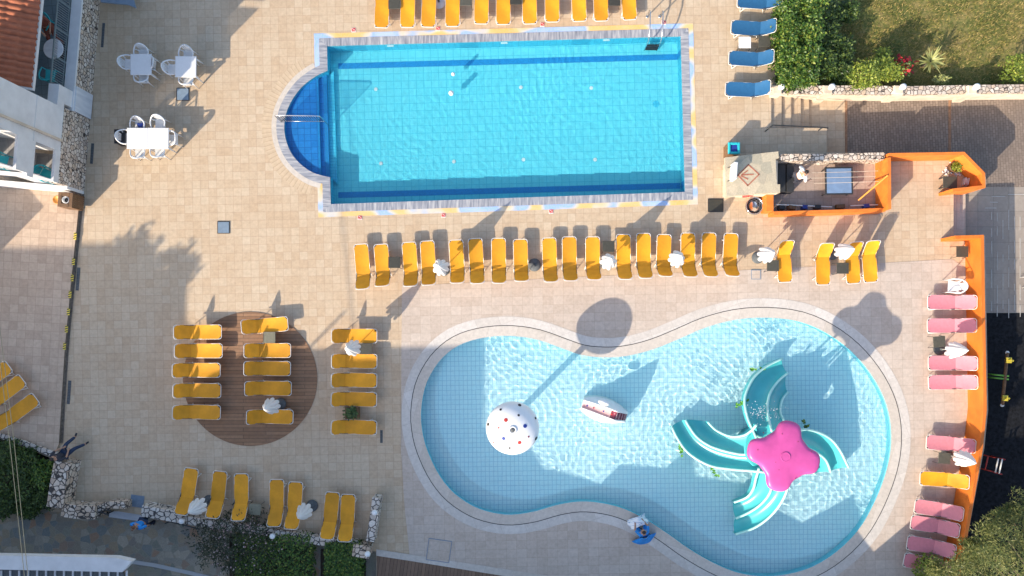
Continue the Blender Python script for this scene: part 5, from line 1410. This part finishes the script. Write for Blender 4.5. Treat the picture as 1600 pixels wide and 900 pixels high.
def person(label, loc, rz, pose, top, bottom, shoes='black', hair='hair', sleeves=True, shorts=False, longhair=False):
    J = dict(STAND); J.update(pose); J = {k: Vector(v) for k, v in J.items()}
    t = thing('person', label, 'person', loc, rz)
    V, E, Rr, ix = [], [], [], {}
    def add(k, p, r): ix[k] = len(V); V.append(Vector(p)); Rr.append(r)
    for k in ('pelvis', 'spine', 'chest', 'neck', 'head', 'crown'): add(k, J[k], RAD[k])
    for s in 'LR':
        for k in ('sh', 'el', 'wr', 'hip', 'kn', 'an', 'to'): add(k + s, J[k + s], RAD[k])
    E = [(ix[a], ix[b]) for a, b in (('pelvis', 'spine'), ('spine', 'chest'), ('chest', 'neck'), ('neck', 'head'), ('head', 'crown'))]
    for s in 'LR':
        for a, b in (('chest', 'sh'), ('sh', 'el'), ('el', 'wr'), ('pelvis', 'hip'), ('hip', 'kn'), ('kn', 'an'), ('an', 'to')):
            E.append((ix[a if a in ix else a + s], ix[b + s]))
        d = (J['wr' + s] - J['el' + s]).normalized(); sd = d.cross(Vector((0, 0, 1)) if abs(d.z) < .8 else Vector((0, 1, 0))).normalized()
        add('palm' + s, J['wr' + s] + d * .06, (.036, .02)); E.append((ix['wr' + s], ix['palm' + s]))
        dn = sd.cross(d) * (.018)
        for q, (o_, l) in enumerate(((-.027, .062), (-.009, .072), (.009, .068), (.027, .052))):
            b = J['wr' + s] + d * .085 + sd * o_
            add(f'f{q}{s}', b + d * l * .5, .0085); add(f'g{q}{s}', b + d * l - dn, .0075); E += [(ix['palm' + s], ix[f'f{q}{s}']), (ix[f'f{q}{s}'], ix[f'g{q}{s}'])]
        sg = 1 if s == 'L' else -1
        add('th' + s, J['wr' + s] + d * .06 + sd * .055 * sg, .0095); E.append((ix['palm' + s], ix['th' + s]))
    hd = (J['crown'] - J['neck']).normalized(); fw = Vector(pose.get('face', (0, 1, 0))); fw = (fw - hd * fw.dot(hd)).normalized(); sdv = fw.cross(hd)
    c = J['head'].lerp(J['crown'], .35)
    add('nose', c + fw * .108 - hd * .015, .012); E.append((ix['head'], ix['nose']))
    body = skin('body', V, E, Rr, 'skin', t, 2)
    for sg in (-1, 1):
        p = c + fw * .082 + sdv * .032 * sg + hd * .022; link('eye', MB().lathe([(0, -.012), (.012, 0), (0, .012)], tuple(p), 8), 'black', t, True)
    m = MB(); p = c + fw * .083 - hd * .05; m.tube([p - sdv * .025, p + fw * .006, p + sdv * .025], .007, 6); link('mouth', m, 'red', t, True)
    for sg in (-1, 1): link('ear', MB().tube([c + sdv * sg * .078 - hd * .03, c + sdv * sg * .092, c + sdv * sg * .08 + hd * .03], .012, 6), 'skin', t, True)
    hv = [J['crown'] - fw * .018 + hd * .012, J['head'] - fw * .035 + hd * .035, J['neck'] - fw * .045 + hd * .04 - (hd * .18 if longhair else Vector())]
    skin('hair', hv, [(0, 1), (1, 2)], [.087, .080, .045], hair, t, 2)
    def cloth(name, keys, edges, radii, mat): skin(name, [J[k] for k in keys], edges, radii, mat, t, 2)
    sl = ['chest', 'spine', 'pelvis', 'neck', 'shL', 'shR'] + (['elL', 'elR'] if sleeves else [])
    J['neck'] = J['neck'].lerp(J['chest'], .35)
    e = [(0, 1), (1, 2), (0, 3), (0, 4), (0, 5)] + ([(4, 6), (5, 7)] if sleeves else [])
    cloth('top', sl, e, [(.172, .127), (.158, .122), (.172, .13), .075, .072, .072] + ([.054, .054] if sleeves else []), top)
    kn = ['pelvis', 'hipL', 'hipR', 'knL', 'knR'] + ([] if shorts else ['anL', 'anR'])
    e = [(0, 1), (0, 2), (1, 3), (2, 4)] + ([] if shorts else [(3, 5), (4, 6)])
    cloth('trousers', kn, e, [(.168, .125), .105, .105, .074, .074] + ([] if shorts else [.054, .054]), bottom)
    for s in 'LR':
        a, b = J['an' + s], J['to' + s]; skin('shoe', [a - (b - a) * .25 - Vector((0, 0, .02)), a.lerp(b, .5), b + (b - a) * .25], [(0, 1), (1, 2)], [.042, .042, .036], shoes, t, 1)
    return t
p = W(1237, 288, 0)
person('man in white shirt and dark trousers standing behind the bar counter', (p.x - .1, p.y + .12, .012), R(-70), dict(elL=(-.30, .06, 1.17), wrL=(-.26, .30, 1.08), elR=(.30, .05, 1.17), wrR=(.28, .28, 1.05), knL=(-.11, .07, .5), anL=(-.13, -.14, .09), toL=(-.13, .0, .04), crown=(0, .05, 1.655), head=(0, .04, 1.57)), 'cloth_white', 'cloth_dark')
p = W(217, 820, .9)
person('person in bright blue top walking on the slate path below the stone wall', (p.x, p.y, -.30), R(155), dict(elL=(-.27, -.08, 1.16), wrL=(-.25, -.02, .93), elR=(.27, .10, 1.18), wrR=(.22, .30, 1.08), knL=(-.10, .16, .52), anL=(-.10, .12, .09), toL=(-.11, .27, .04), knR=(.10, -.02, .5), anR=(.10, -.26, .12), toR=(.11, -.14, .04)), 'cloth_blue', 'cloth_denim', 'black', 'brownhair')
# seated person, feet towards the deck
p = W(99, 711, .6)
person('person in dark clothes sitting on the wall end with legs stretched towards the deck', (p.x, p.y, 0), R(-28), dict(pelvis=(0, 0, .60), spine=(0, -.03, .80), chest=(0, -.04, .99), neck=(0, -.05, 1.13), head=(0, -.02, 1.22), crown=(0, 0, 1.31), shL=(-.175, -.04, 1.06), elL=(-.25, .08, .84), wrL=(-.12, .26, .72), shR=(.175, -.04, 1.06), elR=(.25, .08, .84), wrR=(.14, .26, .70),
    hipL=(-.09, .04, .58), knL=(-.13, .40, .54), anL=(-.15, .62, .14), toL=(-.17, .76, .12), hipR=(.09, .04, .58), knR=(.22, .38, .52), anR=(.33, .56, .14), toR=(.39, .68, .12)), 'cloth_dark', 'cloth_denim', 'black', 'hair')
# kneeling at the pool edge with a striped towel
p = W(1003, 829, .3)
t = person('person in blue clothes crouching at the shallow pool edge with a striped towel', (p.x, p.y, .012), R(20), dict(pelvis=(0, -.18, .36), spine=(0, -.06, .52), chest=(0, .04, .68), neck=(0, .09, .80), head=(0, .13, .88), crown=(0, .15, .96), shL=(-.175, .05, .74), elL=(-.26, .18, .56), wrL=(-.18, .36, .46), shR=(.175, .05, .74), elR=(.26, .18, .56), wrR=(.18, .36, .46),
    hipL=(-.10, -.14, .34), knL=(-.16, .20, .38), anL=(-.14, -.06, .06), toL=(-.15, .07, .03), hipR=(.10, -.14, .34), knR=(.16, .20, .38), anR=(.14, -.06, .06), toR=(.15, .07, .03)), 'cloth_blue', 'cloth_blue', 'black', 'hair')
rows = []
for i in range(9):
    v = i / 8; r0 = .10 + .40 * v
    rows.append([(r0 * 1.0 * math.sin(a) * (1 + .06 * math.sin(5 * a + i)), -.10 - r0 * .80 * math.cos(a) - .12 * v, .74 - .70 * v ** .8 + .02 * math.sin(6 * a)) for a in [(-1.25 + 2.5 * j / 16) for j in range(17)]])
link('skirt', MB().grid(rows), 'cloth_blue', t, True)
rows = []
for i in range(11):
    v = i / 10; rows.append([(-.40 + .74 * u + .04 * math.sin(7 * v), .16 + .34 * v + .10 * math.sin(3 * u), .56 + .05 * math.sin(9 * u + 3 * v) - .34 * (2 * abs(u - .5)) ** 2 - .18 * v * v) for u in [j / 14 for j in range(15)]])
m = MB().grid(rows); rzm = Matrix.Rotation(R(20), 3, 'Z'); m.v = [tuple(rzm @ Vector(q) + Vector((p.x, p.y, .012))) for q in m.v]
solo('towel', m, 'towel', 'pale striped towel spread in the hands of the crouching person', 'towel', smooth=True)
# seated on the terrace
p = W(79, 47, 1.4)
person('person in rust red clothes sitting at the round table on the upper terrace', (p.x, p.y, 1.0), R(200), dict(pelvis=(0, -.1, .52), spine=(0, -.16, .72), chest=(0, -.20, .92), neck=(0, -.20, 1.06), head=(0, -.18, 1.15), crown=(0, -.18, 1.24), shL=(-.175, -.19, 1.0), elL=(-.26, -.02, .80), wrL=(-.15, .22, .76), shR=(.175, -.19, 1.0), elR=(.26, -.02, .80), wrR=(.15, .22, .76),
    hipL=(-.10, -.04, .50), knL=(-.14, .38, .50), anL=(-.14, .42, .09), toL=(-.15, .56, .04), hipR=(.10, -.04, .50), knR=(.14, .38, .50), anR=(.14, .42, .09), toR=(.15, .56, .04)), 'cloth_rust', 'cloth_rust', 'black', 'hair')

# ------------------------------------------------------------------ planting
def crown_pts(cx, cy, cz, rx, ry, rz, n, seed=0, shell=.45):
    rr = random.Random(seed); out = []
    while len(out) < n:
        d = Vector((rr.gauss(0, 1), rr.gauss(0, 1), rr.gauss(0, 1))).normalized()
        if d.z < -.5: continue
        k = noise.noise(d * 1.7 + Vector((seed * 3.1, 0, 0))) * .45 + noise.noise(d * 4.5 + Vector((seed, 5, 0))) * .32
        q = (1 + k) * (shell + (1 - shell) * rr.random() ** .6)
        if noise.noise(Vector((d.x * 3.2, d.y * 3.2, d.z * 3.2 + seed))) > .34 and rr.random() < .75: continue
        out.append((cx + d.x * rx * q, cy + d.y * ry * q, cz + d.z * rz * q))
    return out
def shrub(name, x, y, rpx, h, mat, lab, cat, group, n=1500, size=.10, seed=0, z0=-.35, rypx=None, stem=True, extra=None, asp=.55):
    if z0 == -.35: h += .35
    p = W(x, y, z0 + h * .55); r = rpx / 40; ry = (rypx or rpx) / 40
    t = thing(name, lab, cat, (p.x, p.y, z0), 0, group)
    m = MB(); rr = random.Random(seed)
    for k in range(5):
        a = k * 1.26 + seed; m.tube([(0, 0, -.02), (.12 * r * math.cos(a), .12 * r * math.sin(a), h * .3), (.5 * r * math.cos(a), .5 * ry * math.sin(a), h * .62)], [.028, .02, .008], 6)
    link('stem', m, 'trunk', t, True)
    m = MB(); random.seed(seed); m.leaves(crown_pts(0, 0, h * .52, r, ry, h * .5, n, seed), size, asp=asp); link('foliage', m, mat, t)
    if extra:
        m = MB(); m.leaves(crown_pts(0, 0, h * .55, r * 1.02, ry * 1.02, h * .5, extra[1], seed + 50, .5), extra[2], asp=.9, up=1.5); link(extra[3], m, extra[0], t)
    return t
hs = [(1232, 12, 22, 1.5, 'hedge_leaf'), (1262, 16, 22, 1.7, 'hedge_leaf'), (1231, 50, 22, 1.5, 'hedge_leaf'), (1261, 55, 21, 1.6, 'hedge_leaf'), (1230, 88, 21, 1.4, 'hedge_leaf'), (1259, 92, 20, 1.5, 'hedge_leaf'), (1234, 121, 19, 1.2, 'hedge_leaf'), (1258, 122, 15, 1.1, 'hedge_leaf'),
      (1291, 22, 20, 1.1, 'dark_leaf'), (1290, 60, 20, 1.0, 'dark_leaf'), (1288, 100, 21, .8, 'dark_leaf'), (1316, 78, 18, .6, 'dark_leaf'), (1318, 112, 16, .5, 'dark_leaf'), (1322, 18, 15, .7, 'dark_leaf')]
for i, (x, y, r, h, mt) in enumerate(hs):
    lab = ('bright shrub of the tall hedge by the blue sunbeds, ' if mt == 'hedge_leaf' else 'dark low shrub behind the tall hedge, ') + (ORD[i] if i < 8 else ORD[i - 8]) + ' from the top'
    shrub('shrub', x, y, r * 1.08, h, mt, lab, 'shrub', 'shrubs of the garden hedge', 2300 if mt == 'hedge_leaf' else 1300, .105, i + 1)
shrub('shrub', 1350, 120, 22, 1.35, 'lime_leaf', 'yellow green shrub hanging over the garden wall', 'shrub', 'yellow green garden shrubs', 1300, .10, 31)
shrub('shrub', 1372, 108, 19, 1.2, 'lime_leaf', 'yellow green shrub between the overhanging one and the red plant', 'shrub', 'yellow green garden shrubs', 1000, .10, 32)
shrub('shrub', 1394, 113, 15, .75, 'lime_leaf', 'yellow green shrub just left of the red plant', 'shrub', 'yellow green garden shrubs', 700, .10, 33)
shrub('shrub', 1378, 86, 11, .7, 'lime_leaf', 'small yellow green shrub above the others, left of the red plant', 'shrub', 'yellow green garden shrubs', 420, .09, 34)
shrub('shrub', 1592, 106, 21, .8, 'lime_leaf', 'yellow green shrub at the right picture edge above the wall', 'shrub', 'yellow green garden shrubs', 900, .10, 35)
shrub('shrub', 1566, 124, 6, .3, 'lime_leaf', 'tiny yellow green plant left of the right edge shrub', 'shrub', 'yellow green garden shrubs', 130, .07, 36)
shrub('shrub', 1471, 124, 12, .3, 'yucca', 'pale grey green low plant below the spiky yucca', 'shrub', None, 220, .09, 37, rypx=6)
shrub('red_plant', 1412, 105, 13, .7, 'dark_leaf', 'poinsettia with red bracts between shrubs and yucca', 'plant', None, 240, .12, 38, extra=('red_leaf', 70, .17, 'bracts'))
p = W(1458, 93, .4); t = thing('yucca', 'spiky yucca with yellow striped leaves on the lawn', 'plant', (p.x, p.y, -.1)); rr = random.Random(12); link('stem', MB().tube([(0, 0, -.25), (0, 0, .1)], .055, 8), 'trunk', t, True)
for k in range(40):
    a = k * 2.4; l = rr.uniform(.45, .74); el = rr.uniform(.15, 1.0) if k > 12 else rr.uniform(.9, 1.3); w = .032
    pts = []
    for q in range(6):
        u = q / 5; e = el - u * .55; pts.append((Vector((math.cos(a) * l * u * math.cos(el * .8), math.sin(a) * l * u * math.cos(el * .8), .28 + l * u * math.sin(el) - .18 * u * u)), w * (1 - u ** 2.2) + .003))
    sd = Vector((-math.sin(a), math.cos(a), 0))
    link('leaf', MB().grid([[p_ - sd * w_ for p_, w_ in pts], [p_ + Vector((0, 0, -.012)) for p_, w_ in pts], [p_ + sd * w_ for p_, w_ in pts]]), 'yucca', t, True)
link('trunk', MB().tube([(0, 0, 0), (0, 0, .32)], .06, 8), 'trunk', t, True)
# lower left hedge
for i, (x, y, r, h, mt) in enumerate(((14, 712, 26, .75, 'dark_leaf'), (8, 752, 28, .7, 'dark_leaf'), (40, 725, 24, .75, 'dark_leaf'), (70, 742, 21, .75, 'hedge_leaf'), (46, 762, 26, .7, 'dark_leaf'), (72, 775, 18, .6, 'dark_leaf'), (10, 786, 22, .5, 'dark_leaf'), (44, 792, 18, .45, 'dark_leaf'))):
    shrub('shrub', x, y, r, h, mt, f'dark shrub in the bed left of the thick stone wall, {ORD[i]} from the top', 'shrub', 'shrubs of the lower left bed', 1500, .10, 60 + i, -.02)
shrub('oleander', 375, 846, 66, 1.25, 'oleander', 'flowering oleander with pale pink blossoms over the slate path', 'shrub', None, 4200, .12, 71, -.3, 46, extra=('petal', 420, .062, 'blossoms'), asp=.32)
def clipped(px0, px1, py0, py1, h, lab, seed):
    a = W(px0, py0, h); b = W(px1, py1, h); c = (a + b) / 2; sx, sy = b.x - a.x, a.y - b.y
    t = thing('clipped_hedge', lab, 'hedge', (c.x, c.y, -.2)); rr = random.Random(seed); pts = []
    for k in range(5200):
        f = rr.random(); x, y = rr.uniform(-.5, .5) * sx, rr.uniform(-.5, .5) * sy; z = h + .2 - rr.random() ** 2 * .18
        if f > .72:
            z = rr.uniform(0, h + .2)
            if rr.random() < .5: x = (rr.choice((-.5, .5))) * sx + rr.gauss(0, .03)
            else: y = rr.choice((-.5, .5)) * sy + rr.gauss(0, .03)
        z += .06 * noise.noise(Vector((x * 2, y * 2, seed))); pts.append((x, y, z))
    random.seed(seed); link('foliage', MB().leaves(pts, .085, asp=.7, up=.9), 'hedge_leaf', t)
    m = MB()
    for k in range(8): x, y = rr.uniform(-.4, .4) * sx, rr.uniform(-.4, .4) * sy; m.tube([(x, y, 0), (x * 1.05, y * 1.05, h * .9)], .02, 5)
    link('stem', m, 'trunk', t, True)
clipped(366, 483, 838, 925, .62, 'wide clipped dark hedge below the low pale wall', 81)
clipped(508, 562, 850, 925, .62, 'narrow clipped dark hedge beside the stone corner pillar', 82)
# pine at the lower right
t = thing('pine_tree', 'olive green pine reaching into the lower right corner', 'tree', (W(1640, 1000).x, W(1640, 1000).y, -.6))
tp = t.location
link('trunk', MB().tube([(tp.x, tp.y, -.6), (tp.x - .1, tp.y + .1, 1.5), (tp.x - .2, tp.y + .3, 4.6)], [.22, .17, .06], 10), 'trunk', t, True, True)
cl = [(x_, y_, r_, h_ + .7) for x_, y_, r_, h_ in [(1596, 822, 26, 4.2), (1562, 826, 22, 3.9), (1600, 868, 36, 4.6), (1540, 858, 26, 3.6), (1566, 870, 30, 4.4), (1508, 876, 24, 3.2), (1536, 900, 32, 3.8), (1585, 905, 40, 4.8), (1490, 900, 22, 2.9), (1620, 800, 28, 3.8), (1630, 850, 40, 5.0), (1518, 850, 13, 3.0), (1575, 800, 14, 3.5), (1465, 890, 14, 2.6)]]
m = MB(); lm = MB()
for i, (x, y, r, h) in enumerate(cl):
    c = W(x, y, h); rr_ = r / 40 * .87; random.seed(200 + i)
    for q in range(7):
        rr = random.Random(i * 10 + q); d = Vector((rr.gauss(0, .5), rr.gauss(0, .5), rr.gauss(0, .3))) * rr_
        m.leaves(crown_pts(c.x + d.x, c.y + d.y, c.z + d.z, rr_ * .55, rr_ * .55, rr_ * .45, 190, i * 10 + q), .13, asp=.16, up=1.0)
    lm.tube([Vector((tp.x - .15, tp.y + .2, 2.0 + .3 * i % 2)), c * .6 + Vector((tp.x, tp.y, 2.4)) * .4, c], [.06, .04, .012], 6)
link('crown', m, 'pine_leaf', t, False, True); link('limbs', lm, 'trunk', t, True, True)
shrub('shrub', 1452, 890, 22, 1.0, 'lime_leaf', 'bright green shrub at the foot of the pine beside the last pink sunbed', 'shrub', None, 1100, .10, 91, 0)
# trees beyond the left edge that throw the ragged shade
def tree(name, x, y, h, r, seed, lab, cat='tree'):
    p = W(x, y); t = thing(name, lab, cat, (p.x, p.y, -.3), 0, 'trees outside the left edge')
    link('trunk', MB().tube([(0, 0, 0), (.1, .05, h * .5), (0, 0, h * .9)], [.2, .14, .05], 9), 'trunk', t, True)
    m = MB(); random.seed(seed); rr = random.Random(seed)
    for q in range(9):
        d = Vector((rr.gauss(0, .5) * r, rr.gauss(0, .5) * r, rr.gauss(0, .25) * r)); m.leaves(crown_pts(d.x, d.y, h + d.z, r * .55, r * .55, r * .5, 330, seed * 10 + q), .28)
    link('crown', m, 'dark_leaf', t)
tree('leafy_tree', -160, 842, 6.6, 1.5, 5, 'leafy tree beyond the lower left edge')
tree('leafy_tree', -210, 800, 5.6, 1.3, 6, 'shorter leafy tree beyond the left edge')
tree('leafy_tree', -275, 760, 5.0, 1.2, 7, 'small leafy tree farthest beyond the left edge')
# grass tufts
m = MB(); rr = random.Random(77)
V, F = [], []
for k in range(15000):
    x, y = rr.uniform(1275, 1615), rr.uniform(-12, 134); p = W(x, y, -.35)
    den = noise.noise(Vector((p.x * .9, p.y * .9, 0))) * .6 + noise.noise(Vector((p.x * 2.6, p.y * 2.6, 3))) * .4
    if den < -.12 and rr.random() < .65: continue
    a = rr.uniform(0, 6.28); l = rr.uniform(.05, .13); w = rr.uniform(.008, .016); lx, ly = math.cos(a), math.sin(a); o_ = len(V)
    V += [(p.x - ly * w, p.y + lx * w, -.35), (p.x + ly * w, p.y - lx * w, -.35), (p.x + lx * l * .8, p.y + ly * l * .8, -.35 + l * .8)]; F.append((o_, o_ + 1, o_ + 2))
m.v, m.f = V, F; o = link('grass', m, 'grass'); tag(o, 'short patchy green and dry grass of the garden lawn', 'grass', kind='stuff')

# ------------------------------------------------------------------ light, sky, camera
for o in RECV: o.cycles.is_caustics_receiver = True
w = bpy.data.worlds.new('World'); sc.world = w; w.use_nodes = True; nt = w.node_tree
sky = nt.nodes.new('ShaderNodeTexSky'); sky.sky_type = 'NISHITA'; sky.sun_disc = False
sky.sun_elevation = math.asin(-SUN.z); sky.sun_rotation = math.atan2(-SUN.x, -SUN.y)
sky.air_density = 1.0; sky.dust_density = 1.8; sky.ozone_density = 1.0
nt.links.new(sky.outputs[0], nt.nodes['Background'].inputs[0]); nt.nodes['Background'].inputs[1].default_value = .13
sl_ = bpy.data.lights.new('sun', 'SUN'); sl_.energy = 3.4; sl_.angle = R(.5); sl_.color = (1.0, .87, .70); sl_.cycles.is_caustics_light = True
so = bpy.data.objects.new('sun', sl_); C.objects.link(so); so.rotation_euler = SUN.to_track_quat('-Z', 'Y').to_euler(); so.location = (-20, -20, 30)
cam = bpy.data.cameras.new('camera'); co = bpy.data.objects.new('camera', cam); C.objects.link(co)
cam.sensor_width = 36; cam.lens = 36 * HC / 40; co.location = (0, NY, HC); cam.shift_y = -NY / 40; cam.clip_start = .1; cam.clip_end = 1000
sc.camera = co
vs = sc.view_settings; vs.view_transform = 'Standard'; vs.look = 'None'; vs.exposure = EXPOSURE if 'EXPOSURE' in globals() else 1.22; vs.gamma = 1
cy = sc.cycles
cy.use_denoising = True; cy.max_bounces = 10; cy.diffuse_bounces = 4; cy.glossy_bounces = 4; cy.transmission_bounces = 6; cy.transparent_max_bounces = 8
cy.caustics_reflective = True; cy.caustics_refractive = True; cy.sample_clamp_indirect = 6
